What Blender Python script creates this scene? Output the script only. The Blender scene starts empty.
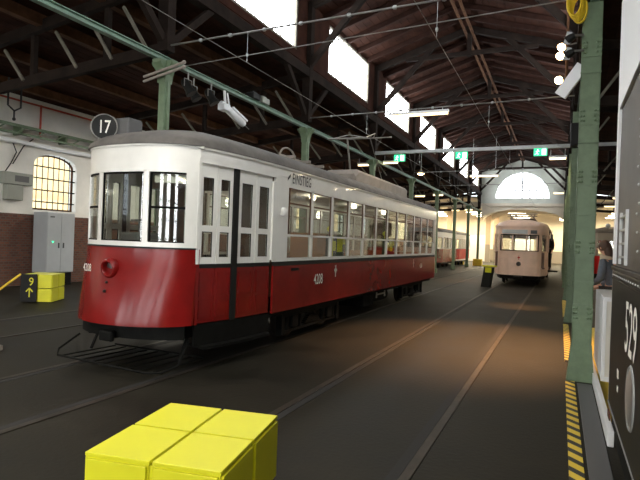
import bpy, bmesh, math, random
from mathutils import Vector, Matrix
random.seed(7)
PI = math.pi
C = bpy.context.scene.collection
sc = bpy.context.scene
R = math.radians

# ------------------------------------------------------------------ materials
def mat(name, col, rough=0.5, metal=0.0, var=0.0, scale=4.0, bump=0.0, bscale=60.0, emit=None, estr=0.0, col2=None, spec=0.5, coat=0.0, rvar=0.0, stretch=None):
    m = bpy.data.materials.new(name); m.use_nodes = True
    nt = m.node_tree; b = nt.nodes['Principled BSDF']
    b.inputs['Base Color'].default_value = (*col, 1)
    b.inputs['Roughness'].default_value = rough
    b.inputs['Metallic'].default_value = metal
    b.inputs['Specular IOR Level'].default_value = spec
    b.inputs['Coat Weight'].default_value = coat
    tc = nt.nodes.new('ShaderNodeTexCoord')
    src = tc.outputs['Object']
    if stretch:
        mp = nt.nodes.new('ShaderNodeMapping'); mp.inputs['Scale'].default_value = stretch
        nt.links.new(src, mp.inputs['Vector']); src = mp.outputs['Vector']
    if var > 0 or col2:
        n = nt.nodes.new('ShaderNodeTexNoise'); n.inputs['Scale'].default_value = scale
        n.inputs['Detail'].default_value = 6; n.inputs['Roughness'].default_value = .6
        nt.links.new(src, n.inputs['Vector'])
        r = nt.nodes.new('ShaderNodeValToRGB')
        c2 = col2 or tuple(c*(1-var) for c in col)
        c1 = col if col2 else tuple(min(1, c*(1+var*.5)) for c in col)
        r.color_ramp.elements[0].position = .35; r.color_ramp.elements[1].position = .65
        r.color_ramp.elements[0].color = (*c2, 1); r.color_ramp.elements[1].color = (*c1, 1)
        nt.links.new(n.outputs['Fac'], r.inputs['Fac']); nt.links.new(r.outputs['Color'], b.inputs['Base Color'])
        if rvar:
            mr = nt.nodes.new('ShaderNodeMapRange'); mr.inputs['To Min'].default_value = rough-rvar; mr.inputs['To Max'].default_value = rough+rvar
            nt.links.new(n.outputs['Fac'], mr.inputs['Value']); nt.links.new(mr.outputs['Result'], b.inputs['Roughness'])
    if bump > 0:
        n2 = nt.nodes.new('ShaderNodeTexNoise'); n2.inputs['Scale'].default_value = bscale; n2.inputs['Detail'].default_value = 4
        nt.links.new(src, n2.inputs['Vector'])
        bp = nt.nodes.new('ShaderNodeBump'); bp.inputs['Strength'].default_value = bump; bp.inputs['Distance'].default_value = .01
        nt.links.new(n2.outputs['Fac'], bp.inputs['Height']); nt.links.new(bp.outputs['Normal'], b.inputs['Normal'])
    if emit:
        b.inputs['Emission Color'].default_value = (*emit, 1); b.inputs['Emission Strength'].default_value = estr
    return m

def glass(name, tint=(.5, .52, .5), refl=1.0):
    m = bpy.data.materials.new(name); m.use_nodes = True
    nt = m.node_tree; nt.nodes.clear()
    o = nt.nodes.new('ShaderNodeOutputMaterial'); mx = nt.nodes.new('ShaderNodeMixShader')
    t = nt.nodes.new('ShaderNodeBsdfTransparent'); g = nt.nodes.new('ShaderNodeBsdfGlossy'); lw = nt.nodes.new('ShaderNodeLayerWeight'); lw.inputs[0].default_value = .5; pw = nt.nodes.new('ShaderNodeMath'); pw.operation = 'POWER'; pw.inputs[1].default_value = 4.5; f = nt.nodes.new('ShaderNodeMath'); f.operation = 'MULTIPLY_ADD'; f.inputs[1].default_value = .9; f.inputs[2].default_value = .045
    t.inputs['Color'].default_value = (*tint, 1); g.inputs['Roughness'].default_value = .03
    g.inputs['Color'].default_value = (refl, refl, refl, 1)
    nt.links.new(lw.outputs['Facing'], pw.inputs[0]); nt.links.new(pw.outputs[0], f.inputs[0])
    nt.links.new(f.outputs[0], mx.inputs[0]); nt.links.new(t.outputs[0], mx.inputs[1]); nt.links.new(g.outputs[0], mx.inputs[2])
    nt.links.new(mx.outputs[0], o.inputs['Surface'])
    return m

def brick(name):
    m = mat(name, (.12, .05, .03), .85)
    nt = m.node_tree; b = nt.nodes['Principled BSDF']; tc = nt.nodes.new('ShaderNodeTexCoord')
    mp = nt.nodes.new('ShaderNodeMapping'); mp.inputs['Rotation'].default_value = (PI/2, 0, PI/2)
    sep = nt.nodes.new('ShaderNodeSeparateXYZ'); cmb = nt.nodes.new('ShaderNodeCombineXYZ')
    nt.links.new(tc.outputs['Object'], sep.inputs[0]); nt.links.new(sep.outputs['Y'], cmb.inputs['X']); nt.links.new(sep.outputs['Z'], cmb.inputs['Y'])
    br = nt.nodes.new('ShaderNodeTexBrick'); br.inputs['Scale'].default_value = 3.6
    br.inputs['Color1'].default_value = (.16, .055, .03, 1); br.inputs['Color2'].default_value = (.09, .035, .022, 1)
    br.inputs['Mortar'].default_value = (.10, .08, .065, 1); br.inputs['Mortar Size'].default_value = .03
    nt.links.new(cmb.outputs[0], br.inputs['Vector']); nt.links.new(br.outputs['Color'], b.inputs['Base Color'])
    bp = nt.nodes.new('ShaderNodeBump'); bp.inputs['Strength'].default_value = .4; bp.inputs['Distance'].default_value = .01
    nt.links.new(br.outputs['Fac'], bp.inputs['Height']); bp.invert = True; nt.links.new(bp.outputs['Normal'], b.inputs['Normal'])
    return m

def chevron(name):
    m = mat(name, (.75, .55, .03), .6)
    nt = m.node_tree; b = nt.nodes['Principled BSDF']; tc = nt.nodes.new('ShaderNodeTexCoord')
    sep = nt.nodes.new('ShaderNodeSeparateXYZ'); nt.links.new(tc.outputs['Object'], sep.inputs[0])
    a = nt.nodes.new('ShaderNodeMath'); a.operation = 'MULTIPLY_ADD'; a.inputs[1].default_value = 1.0
    nt.links.new(sep.outputs['X'], a.inputs[0]); nt.links.new(sep.outputs['Y'], a.inputs[2])
    md = nt.nodes.new('ShaderNodeMath'); md.operation = 'PINGPONG'; md.inputs[1].default_value = .10; nt.links.new(a.outputs[0], md.inputs[0])
    gt = nt.nodes.new('ShaderNodeMath'); gt.operation = 'GREATER_THAN'; gt.inputs[1].default_value = .045; nt.links.new(md.outputs[0], gt.inputs[0])
    mx = nt.nodes.new('ShaderNodeMix'); mx.data_type = 'RGBA'
    mx.inputs[6].default_value = (.03, .03, .025, 1); mx.inputs[7].default_value = (.72, .52, .05, 1)
    nt.links.new(gt.outputs[0], mx.inputs[0]); nt.links.new(mx.outputs[2], b.inputs['Base Color'])
    return m

M = dict(
 floor=mat('oily_concrete', (.024, .021, .0145), .62, var=.5, scale=1.1, bump=.25, bscale=25, rvar=.12, col2=(.011, .010, .0065), spec=.16),
 steelrail=mat('rail_steel', (.045, .036, .027), .58, .5, var=.4, scale=5),
 pinkw=mat('beige_pillar_paint', (.5, .37, .25), .8),
 groove=mat('rail_groove', (.012, .011, .01), .8),
 green=mat('green_iron_paint', (.135, .195, .11), .5, var=.15, scale=9, bump=.1, bscale=40),
 green_l=mat('pale_green_iron_paint', (.15, .25, .18), .5, var=.2, scale=8),
 plaster=mat('white_plaster', (.76, .74, .68), .85, var=.1, scale=1.4, bump=.15),
 creamw=mat('cream_wall_paint', (.80, .72, .58), .8, var=.08, scale=1),
 dado=mat('grey_dado_paint', (.25, .22, .18), .7),
 brick=brick('brick_dado'),
 wood=mat('dark_truss_timber', (.018, .012, .009), .85, spec=.12, var=.4, scale=3, bump=.2, bscale=30, stretch=(1, 1, 1)),
 board=mat('red_brown_roof_boards', (.040, .015, .009), .9, spec=.12, var=.45, scale=2.2, bump=.2, bscale=20),
 wood_l=mat('lit_strut_timber', (.16, .145, .11), .7, var=.25, scale=5),
 purlin=mat('brown_purlin_timber', (.095, .045, .022), .85, spec=.15, var=.3, scale=5),
 red=mat('tram_red_paint', (.20, .008, .007), .24, var=.22, spec=.35, scale=2.2, bump=.015, bscale=5),
 red2=mat('faded_tram_red_paint', (.48, .010, .008), .45, spec=.2, var=.25, scale=3),
 white=mat('tram_ivory_paint', (.78, .77, .72), .3, var=.05, scale=3, coat=.3),
 cream=mat('tram_cream_paint', (.80, .56, .43), .4, var=.10, scale=3),
 roof=mat('grey_tram_roof_canvas', (.12, .108, .096), .65, var=.35, scale=3.5, bump=.15, bscale=12),
 hump=mat('brown_grey_canvas', (.30, .26, .22), .75, var=.15, scale=4),
 black=mat('black_paint', (.012, .012, .011), .5, spec=.2),
 under=mat('grimy_underframe_black', (.006, .006, .005), .7, spec=.12, var=.4, scale=8),
 steel=mat('worn_steel', (.25, .24, .22), .45, .8, var=.2),
 galv=mat('galvanised_steel', (.42, .43, .42), .45, .5, var=.1),
 grey=mat('grey_sheet_metal', (.40, .42, .43), .45, var=.04, scale=3),
 greyd=mat('dark_grey_plastic', (.09, .09, .09), .5),
 boxg=mat('grey_green_box_paint', (.27, .28, .24), .5, var=.08),
 whitep=mat('white_plastic', (.75, .76, .76), .4),
 letter=mat('white_lettering', (.8, .78, .7), .5),
 inkb=mat('black_lettering', (.01, .01, .01), .5),
 inkg=mat('faded_window_lettering', (.45, .45, .4), .6),
 yellow=mat('lime_yellow_laminate', (.66, .64, .014), .42, var=.04, scale=3),
 yelb=mat('warm_yellow_plastic', (.8, .55, .02), .45),
 yeld=mat('deep_yellow_paint', (.66, .5, .04), .55),
 seat=mat('varnished_bench_wood', (.30, .12, .04), .4, var=.25, scale=6),
 inwall=mat('tram_interior_varnish', (.12, .055, .025), .45, var=.2, scale=5),
 inceil=mat('tram_interior_ceiling', (.7, .67, .6), .6),
 orange=mat('orange_brown_panel', (.42, .17, .05), .5, var=.1),
 chrome=mat('polished_steel', (.85, .84, .8), .4, 1.0),
 chev=chevron('hazard_stripes'),
 redpipe=mat('red_conduit', (.45, .05, .02), .5),
 exitg=mat('exit_green', (.0, .35, .12), .5, emit=(.05, .75, .35), estr=1.2),
 exitw=mat('exit_white', (.8, .9, .8), .5, emit=(.8, 1, .85), estr=1.6),
 tube=mat('warm_fluorescent', (1, .9, .7), .5, emit=(1, .72, .36), estr=3.2),
 tubew=mat('neutral_fluorescent', (1, .95, .85), .5, emit=(1, .86, .62), estr=16),
 bulb=mat('hot_lamp_lens', (1, .9, .7), .5, emit=(1, .66, .3), estr=30),
 sky=mat('bright_frosted_pane', (.9, .9, .9), .5, emit=(.92, .96, 1), estr=11),
 gatefill=mat('gate_fill_glow', (.9, .9, .9), .5, emit=(.95, .97, 1), estr=15),
 skyarch=mat('bright_arch_pane', (.9, .9, .9), .5, emit=(.92, .96, 1), estr=5),
 facade=mat('sunlit_ochre_facade', (.75, .55, .28), .8, var=.12, scale=.6),
 glass=glass('tram_window_glass', (.88, .9, .87)),
 glassd=glass('dim_tram_window_glass', (.85, .87, .85)),
 loco=mat('black_locomotive_paint', (.016, .015, .013), .42, spec=.15, var=.3, scale=6, bump=.06, bscale=6),
 locog=mat('glossy_grey_locomotive_paint', (.06, .05, .043), .5, spec=.3, var=.2, scale=4, bump=.1, bscale=3),
 skin=mat('skin', (.55, .30, .2), .5), hair=mat('brown_hair', (.07, .035, .02), .6),
 jacket=mat('grey_blue_knit', (.10, .115, .14), .85, var=.15, scale=30, bump=.3, bscale=80),
 trouser=mat('dark_trousers', (.03, .03, .035), .8), scarf=mat('beige_scarf', (.48, .38, .26), .9, bump=.5, bscale=60),
 cloth=mat('white_cloth', (.75, .72, .66), .8), uniform=mat('black_uniform', (.012, .012, .014), .7),
)

# ------------------------------------------------------------------ mesh builder
def basis(d):
    d = Vector(d).normalized()
    a = Vector((0, 0, 1)) if abs(d.z) < .9 else Vector((1, 0, 0))
    u = d.cross(a).normalized(); v = d.cross(u).normalized()
    return u, v

class MB:
    def __init__(s): s.v = []; s.f = []; s.sm = []
    def add(s, vs, fs, smooth=False):
        n = len(s.v); s.v += [tuple(v) for v in vs]; s.f += [tuple(i+n for i in f) for f in fs]; s.sm += [smooth]*len(fs); return s
    def box(s, x0, x1, y0, y1, z0, z1, rz=0, piv=None, mtx=None, bev=0):
        if bev:
            bm = bmesh.new(); bmesh.ops.create_cube(bm, size=1)
            for v in bm.verts: v.co = Vector(((x0+x1)/2+v.co.x*(x1-x0), (y0+y1)/2+v.co.y*(y1-y0), (z0+z1)/2+v.co.z*(z1-z0)))
            bmesh.ops.bevel(bm, geom=bm.edges[:], offset=bev, segments=2, affect='EDGES', profile=.5)
            bm.verts.index_update(); vs = [v.co.copy() for v in bm.verts]; fs = [[v.index for v in f.verts] for f in bm.faces]; bm.free()
        else:
            vs = [Vector((x, y, z)) for x in (x0, x1) for y in (y0, y1) for z in (z0, z1)]
            fs = [(0, 1, 3, 2), (4, 6, 7, 5), (0, 4, 5, 1), (2, 3, 7, 6), (0, 2, 6, 4), (1, 5, 7, 3)]
        if rz:
            p = Vector(piv or ((x0+x1)/2, (y0+y1)/2, 0)); m = Matrix.Rotation(rz, 3, 'Z')
            vs = [m @ (v-p) + p for v in vs]
        if mtx: vs = [mtx @ v for v in vs]
        return s.add(vs, fs)
    def beam(s, a, b, w, h=None, up=(0, 0, 1)):
        a = Vector(a); b = Vector(b); h = h or w; d = (b-a).normalized(); up = Vector(up)
        if abs(d.dot(up)) > .95: up = Vector((0, 1, 0))
        u = d.cross(up).normalized()*w/2; v = u.cross(d).normalized()*h/2
        vs = [p+su*u+sv*v for p in (a, b) for su, sv in ((-1, -1), (1, -1), (1, 1), (-1, 1))]
        return s.add(vs, [(0, 1, 2, 3), (7, 6, 5, 4), (0, 4, 5, 1), (1, 5, 6, 2), (2, 6, 7, 3), (3, 7, 4, 0)])
    def tube(s, pts, r, n=8, closed=False, cap=True):
        pts = [Vector(p) for p in pts]; k = len(pts); vs = []; u = None
        for i, p in enumerate(pts):
            if closed: d = pts[(i+1) % k]-pts[i-1]
            else: d = pts[min(i+1, k-1)]-pts[max(i-1, 0)]
            d.normalize()
            if u is None: u, v = basis(d)
            else:
                u = (u-d*u.dot(d)).normalized(); v = d.cross(u)
            rr = r[i] if isinstance(r, (list, tuple)) else r
            for j in range(n):
                a = 2*PI*j/n; vs.append(p+rr*(math.cos(a)*u+math.sin(a)*v))
        fs = []
        for i in range(k if closed else k-1):
            for j in range(n):
                a, b = i*n, ((i+1) % k)*n
                fs.append((a+j, a+(j+1) % n, b+(j+1) % n, b+j))
        s.add(vs, fs, True)
        if cap and not closed: 
            s.add(vs[:n], [tuple(range(n))]); s.add(vs[-n:], [tuple(range(n))])
        return s
    def cyl(s, a, b, r, r2=None, n=16):
        return s.tube([a, b], [r, r if r2 is None else r2], n)
    def lathe(s, prof, o=(0, 0, 0), ax=(0, 0, 1), n=24, smooth=True):
        o = Vector(o); ax = Vector(ax).normalized(); u, v = basis(ax); vs = []
        for r, h in prof:
            for j in range(n):
                a = 2*PI*j/n; vs.append(o+ax*h+r*(math.cos(a)*u+math.sin(a)*v))
        fs = [(i*n+j, i*n+(j+1) % n, (i+1)*n+(j+1) % n, (i+1)*n+j) for i in range(len(prof)-1) for j in range(n)]
        return s.add(vs, fs, smooth)
    def sphere(s, c, r, n=12, sc3=(1, 1, 1)):
        c = Vector(c); vs = []; m = n//2
        for i in range(m+1):
            t = PI*i/m
            for j in range(n):
                a = 2*PI*j/n; vs.append(c+Vector((r*math.sin(t)*math.cos(a)*sc3[0], r*math.sin(t)*math.sin(a)*sc3[1], r*math.cos(t)*sc3[2])))
        return s.add(vs, [(i*n+j, i*n+(j+1) % n, (i+1)*n+(j+1) % n, (i+1)*n+j) for i in range(m) for j in range(n)], True)
    def loft(s, rows, smooth=True, closed=False):
        n = len(rows[0]); vs = [p for r in rows for p in r]; m = n if closed else n-1
        return s.add(vs, [(i*n+j, i*n+(j+1) % n, (i+1)*n+(j+1) % n, (i+1)*n+j) for i in range(len(rows)-1) for j in range(m)], smooth)
    def wall(s, pts0, z0, z1, th=.03, pts1=None, smooth=True):
        """vertical strip along plan polyline pts0 (at z0) / pts1 (at z1) with thickness th on the inner side (left of travel)"""
        pts1 = pts1 or pts0
        def inn(pts):
            out = []
            for i, p in enumerate(pts):
                a = pts[max(i-1, 0)]; b = pts[min(i+1, len(pts)-1)]
                d = Vector((b[0]-a[0], b[1]-a[1])).normalized(); out.append((p[0]-d.y*th, p[1]+d.x*th))
            return out
        i0 = inn(pts0); i1 = inn(pts1)
        A = [(x, y, z0) for x, y in pts0]; B = [(x, y, z1) for x, y in pts1]; D = [(x, y, z0) for x, y in i0]; E_ = [(x, y, z1) for x, y in i1]
        s.loft([A, B], smooth); s.loft([E_, D], smooth); s.loft([B, E_], False); s.loft([D, A], False)
        s.add([A[0], B[0], E_[0], D[0]], [(0, 1, 2, 3)]); s.add([A[-1], D[-1], E_[-1], B[-1]], [(0, 1, 2, 3)])
        return s
    def prism(s, poly, mtx, d):
        """poly 2D (x,y) extruded by d along local z through mtx"""
        n = len(poly); vs = [mtx @ Vector((x, y, 0)) for x, y in poly]+[mtx @ Vector((x, y, d)) for x, y in poly]
        return s.add(vs, [tuple(range(n))[::-1], tuple(range(n, 2*n))]+[(i, (i+1) % n, n+(i+1) % n, n+i) for i in range(n)])
    def build(s, name, m, parent=None, world=False, loc=None, at=None):
        me = bpy.data.meshes.new(name)
        off = Vector((0, 0, 0))
        if parent is not None and world:
            p = parent
            while p.parent: p = p.parent
            off = p.location
        if loc is not None: off = Vector(loc)
        me.from_pydata([Vector(v)-off for v in s.v], [], s.f)
        me.polygons.foreach_set('use_smooth', s.sm)
        bm = bmesh.new(); bm.from_mesh(me); 
        if len(bm.faces) < 60000: bmesh.ops.recalc_face_normals(bm, faces=bm.faces[:])
        bm.to_mesh(me); bm.free()
        me.materials.append(M[m] if isinstance(m, str) else m)
        o = bpy.data.objects.new(name, me); C.objects.link(o)
        if parent is not None: o.parent = parent
        if loc is not None: o.location = loc
        if at is not None: o.location = at
        return o

def thing(name, label, cat, loc=(0, 0, 0), rz=0, group=None):
    o = bpy.data.objects.new(name, None); C.objects.link(o); o.location = loc; o.rotation_euler = (0, 0, rz)
    o.empty_display_size = .1
    o['label'] = label; o['category'] = cat
    if group: o['group'] = group
    return o
def tag(o, label, cat, group=None):
    o['label'] = label; o['category'] = cat
    if group: o['group'] = group
    return o
def struct(o): o['kind'] = 'structure'; return o
def copy_tree(o, parent=None):
    c = o.copy(); C.objects.link(c)
    if parent: c.parent = parent
    for ch in list(o.children): copy_tree(ch, c)
    return c
def dup(o, loc, label=None, rz=None, group=None):
    c = copy_tree(o); c.location = loc
    if rz is not None: c.rotation_euler = (0, 0, rz)
    if label: c['label'] = label
    if group: c['group'] = group
    return c

def text_mesh(txt, o, right, up, height, xs=1.0, depth=.002, spacing=1.0):
    """MB of lettering: o = lower-left corner, cap height"""
    cu = bpy.data.curves.new('lettering', 'FONT'); cu.body = txt; cu.size = 1; cu.space_character = spacing; cu.resolution_u = 4; cu.offset = .006
    ob = bpy.data.objects.new('lettering', cu); C.objects.link(ob)
    dg = bpy.context.evaluated_depsgraph_get(); me = bpy.data.meshes.new_from_object(ob.evaluated_get(dg))
    mb = MB(); s_ = height/.69
    r = Vector(right).normalized(); u = Vector(up).normalized(); nn = r.cross(u)
    o = Vector(o)+nn*depth
    mb.add([o+r*(v.co.x*s_*xs)+u*(v.co.y*s_) for v in me.vertices], [tuple(p.vertices) for p in me.polygons])
    bpy.data.objects.remove(ob); bpy.data.curves.remove(cu); bpy.data.meshes.remove(me)
    return mb

# ------------------------------------------------------------------ camera
yaw, pit, rol = R(24.6), R(.04), R(2.07)
f = Vector((-math.sin(yaw)*math.cos(pit), math.cos(yaw)*math.cos(pit), math.sin(pit)))
r0 = Vector((math.cos(yaw), math.sin(yaw), 0)); u0 = r0.cross(f)
rr = math.cos(rol)*r0+math.sin(rol)*u0; uu = -math.sin(rol)*r0+math.cos(rol)*u0
cd = bpy.data.cameras.new('camera'); cam = bpy.data.objects.new('camera', cd); C.objects.link(cam)
m3 = Matrix((rr, uu, -f)).transposed().to_4x4(); m3.translation = (0, 0, 1.6); cam.matrix_world = m3
cd.sensor_width = 36; cd.lens = 36*525/640; cd.clip_start = .05; cd.clip_end = 300
sc.camera = cam

BAYS = [7.2+5.6*k for k in range(-3, 8)]      # -9.6 ... 46.4
NX0, NX1, CX = -6.4, .29, -3.055
YF, YE, YB = -10.5, 47.0, 63.0
WL, WR = -14.0, 8.0

# ------------------------------------------------------------------ setting
fl = MB()
fl.box(WL-.3, WR+.3, YF-.3, YB+.3, -.2, 0)
struct(fl.build('floor', 'floor'))
# left wall with arched windows
def arch_pts(y0, y1, z0, zs, rise, n=12):
    pts = [(y0, z0)]
    for i in range(n+1):
        t = PI*(1-i/n); pts.append(((y0+y1)/2+(y1-y0)/2*math.cos(t), zs+rise*math.sin(t)))
    pts.append((y1, z0)); return pts
W_Y = [(y, y+1.5) for y in [10.4+5.6*k for k in range(-3, 7)]]
wl = MB(); wb = MB()
TOP = 5.6
ys = [YF]
for (a, b) in W_Y:
    # pier before the window
    wl.box(WL-.35, WL, ys[-1], a, 2.05, TOP)
    top = arch_pts(a, b, 2.2, 3.55, .33)[1:-1]
    wl.box(WL-.35, WL, a, b, 2.05, 2.2)
    for i in range(len(top)-1):
        (ya, za), (yb, zb) = top[i], top[i+1]
        vs = [(x, y, z) for x in (WL-.35, WL) for y, z in ((ya, za), (yb, zb), (yb, TOP), (ya, TOP))]
        wl.add(vs, [(0, 1, 2, 3), (7, 6, 5, 4), (0, 4, 5, 1), (2, 6, 7, 3), (1, 5, 6, 2), (0, 3, 7, 4)])
    ys.append(b)
wl.box(WL-.35, WL, ys[-1], YB, 2.05, TOP)
wall_left = struct(wl.build('wall_left', 'plaster'))
wb.box(WL-.35, WL+.02, YF, YB, 0, 2.05); bd = wb.build('brick_dado', 'brick', wall_left); 
for i, (a, b) in enumerate(W_Y):
    w = struct(thing('window_%d' % (i+1), '', '')); del w['label']; del w['category']
    w.location = (WL-.2, (a+b)/2, 2.2); X = WL-.22
    t = arch_pts(a, b, 2.2, 3.55, .33)
    fr = MB(); fr.tube([(X, y, z) for y, z in t], .045, 6); fr.beam((X, a, 2.23), (X, b, 2.23), .06, .06)
    fr.build('window_frame', 'purlin', w, True)
    gb = MB()
    for j in range(1, 8):
        y = a+(b-a)*j/8; gb.cyl((X+.1, y, 2.2), (X+.1, y, 3.55+.33*math.sin(math.acos(max(-1, min(1, (y-(a+b)/2)/((b-a)/2)))))), .013, n=6)
    for z in (2.45, 2.8, 3.15, 3.5): gb.beam((X+.12, a, z), (X+.12, b, z), .03, .035)
    gb.build('window_bars', 'under', w, True)
# buildings seen through the left windows
fb = MB(); fb.box(-30, -24, -6, 60, 0, 3.2); fb.box(-30, -24.4, -6, 60, 3.2, 6.0); 
for k in range(16): fb.box(-24.1, -23.9, -4+4*k, -2.6+4*k, 1.2, 2.6)
ob = fb.build('facade', 'facade', loc=(-27, 27, 0)); tag(ob, 'ochre building outside beyond the barred arched window of the left wall', 'building')

# right wall, front wall, end wall, back hall
struct(MB().box(WR, WR+.3, YF, YB, 0, TOP).build('wall_right', 'plaster'))
def gable(name, Y0, Y1, openings, m):
    pass
wf = MB()
def roofz(x):  # nave roof underside
    return 9.15-abs(x-CX)*(1.05/3.35)
def aislez(x):
    return 6.3-(NX0-x)*(.95/7.6) if x < NX0 else 6.3-(x-NX1)*(.95/7.7)
# front wall (behind the camera) with added glowing gate bays as unseen fill light
fill_gates = [(-12.6, -10.8), (-8.6, -7.0), (-4.4, -3.0), (-1.2, .4), (3.0, 5.0)]
xs = [WL]
for a, b in fill_gates:
    wf.box(xs[-1], a, YF-.3, YF, 0, 4.6); wf.box(a, b, YF-.3, YF, 0, .6); xs.append(b)
wf.box(xs[-1], WR, YF-.3, YF, 0, 4.6); wf.box(WL, WR, YF-.3, YF, 4.6, 6.5); 
wf.add([(NX0, YF, 6.5), (NX1, YF, 6.5), (NX1, YF, 8.1), (CX, YF, 9.2), (NX0, YF, 8.1)], [(0, 1, 2, 3, 4)])
struct(wf.build('wall_front', 'plaster'))
for i, (a, b) in enumerate(fill_gates):
    g = struct(MB().box(a, b, YF-.2, YF-.17, .6, 4.6).build('window_%d' % (21+i), 'gatefill', loc=((a+b)/2, YF-.18, .6)))  # panes are added emitters lighting the foreground from behind the camera
    fr = MB()
    for k in range(3):
        x = a+(b-a)*k/2; fr.box(x-.04, x+.04, YF-.16, YF-.08, .6, 4.6)
    for k in range(6): fr.box(a, b, YF-.15, YF-.09, .6+.78*k, .66+.78*k)
    fr.build('window_frame', 'wood', g, True)
# end wall: gable with arched window over a wide opening, low arches of the hall behind
we = MB()
AR, AS = 2.17, 5.72      # arch window half width, springing
ac = CX
def aw(x):  # arch underside
    return AS+2.2*math.sqrt(max(0, 1-((x-ac)/AR)**2))
N = 20
px_ = [ac-AR+2*AR*i/N for i in range(N+1)]
for i in range(N):
    a, b = px_[i], px_[i+1]
    vs = [(x, y, z) for y in (YE, YE+.3) for x, z in ((a, aw(a)), (b, aw(b)), (b, roofz(b)+.1), (a, roofz(a)+.1))]
    we.add(vs, [(3, 2, 1, 0), (4, 5, 6, 7), (0, 1, 5, 4)])
we.box(ac-AR, ac+AR, YE, YE+.3, 5.3, AS)
for s0, s1 in ((NX0-.1, ac-AR), (ac+AR, NX1+.1)):
    vs = [(x, y, z) for y in (YE, YE+.3) for x, z in ((s0, 5.3), (s1, 5.3), (s1, roofz(s1)+.1), (s0, roofz(s0)+.1))]
    we.add(vs, [(3, 2, 1, 0), (4, 5, 6, 7), (0, 1, 5, 4)])
M['endw'] = mat('pale_green_white_wall', (.62, .65, .58), .8, var=.05)
wall_end = struct(we.build('wall_end', 'endw'))
# arcades under the end wall: three segmental arches on piers
ar = MB()
def arcade(x0, x1, zs, rise, ztop, y0, y1, n=14):
    for i in range(n):
        a = x0+(x1-x0)*i/n; b = x0+(x1-x0)*(i+1)/n
        za = zs+rise*math.sin(PI*i/n)**.6; zb = zs+rise*math.sin(PI*(i+1)/n)**.6
        vs = [(x, y, z) for y in (y0, y1) for x, z in ((a, za), (b, zb), (b, ztop), (a, ztop))]
        ar.add(vs, [(3, 2, 1, 0), (4, 5, 6, 7), (0, 1, 5, 4)])
arcade(WL, NX0-.1, 4.5, .5, 5.45, YE, YE+.3); arcade(NX0+.1, NX1-.1, 4.05, .75, 5.3, YE+.05, YE+.3); arcade(NX1+.1, WR, 4.5, .5, 5.45, YE, YE+.3)
ar.box(WL, WR, YE-.08, YE+.02, 5.05, 5.3)
struct(ar.build('trim_1', 'creamw'))
bk = MB(); bk.box(WL, WR, YB, YB+.3, 1.3, 5.9); wall_back = struct(bk.build('wall_back', 'creamw'))
MB().box(WL, WR, YB-.02, YB+.3, 0, 1.3).build('grey_dado', 'dado', wall_back)
struct(MB().box(WL-.3, WR+.3, YE+.3, YB+.3, 5.8, 5.95).build('ceiling_back_hall', 'creamw'))
aw_ = MB()
aw_.loft([[(ac+AR*math.cos(PI*i/N), y, AS+2.2*math.sin(PI*i/N)) for i in range(N+1)] for y in (YE+.14, YE+.18)], False)
aw_.add([(ac+AR*math.cos(PI*i/N), YE+.14, AS+2.2*math.sin(PI*i/N)) for i in range(N+1)], [tuple(range(N+1))])
w = struct(aw_.build('window_30', 'skyarch', loc=(ac, YE+.15, AS)))
fr = MB(); fr.tube([(ac+AR*math.cos(PI*i/N), YE+.1, AS+2.2*math.sin(PI*i/N)) for i in range(N+1)], .05, 6)
for k in range(-3, 4):
    x = ac+k*.56; fr.box(x-(.06 if k == 0 else .035), x+(.06 if k == 0 else .035), YE+.04, YE+.1, AS, aw(x))
for z in (6.4, 7.1): 
    h = AR*math.sqrt(1-((z-AS)/2.2)**2); fr.box(ac-h, ac+h, YE+.06, YE+.1, z-.04, z+.04)
fr.box(ac-AR, ac+AR, YE+.02, YE+.12, AS-.04, AS+.04)
fr.build('window_frame', 'grey', w, True)

# roofs (boarded decks with grooves between boards)
def deck(name, pts, m='board'):
    mb = MB(); (xa, za), (xb, zb) = pts; n = max(6, int(abs(xb-xa)/.22))
    for i in range(n):
        t0, t1 = i/n, (i+.94)/n
        a = (xa+(xb-xa)*t0, za+(zb-za)*t0); b = (xa+(xb-xa)*t1, za+(zb-za)*t1)
        vs = [(x, y, z+dz) for y in (YF, YE+.3) for (x, z) in (a, b) for dz in (0, .03)]
        mb.add(vs, [(0, 1, 3, 2), (4, 6, 7, 5), (0, 2, 6, 4), (1, 5, 7, 3), (0, 4, 5, 1), (2, 3, 7, 6)])
    vs = [(x, y, z+.03+dz) for y in (YF-.3, YE+.3) for (x, z) in ((xa, za), (xb, zb)) for dz in (0, .08)]
    mb.add(vs, [(0, 1, 3, 2), (4, 6, 7, 5), (0, 2, 6, 4), (1, 5, 7, 3), (0, 4, 5, 1), (2, 3, 7, 6)])
    return struct(mb.build(name, m))
deck('ceiling_nave_left', [(NX0-.2, roofz(NX0-.2)), (CX, 9.15)]); deck('ceiling_nave_right', [(NX1+.2, roofz(NX1+.2)), (CX, 9.15)])
deck('ceiling_aisle_left', [(NX0, 6.35), (WL-.3, 5.35)]); deck('ceiling_aisle_right', [(NX1, 6.35), (WR+.3, 5.35)])
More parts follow.
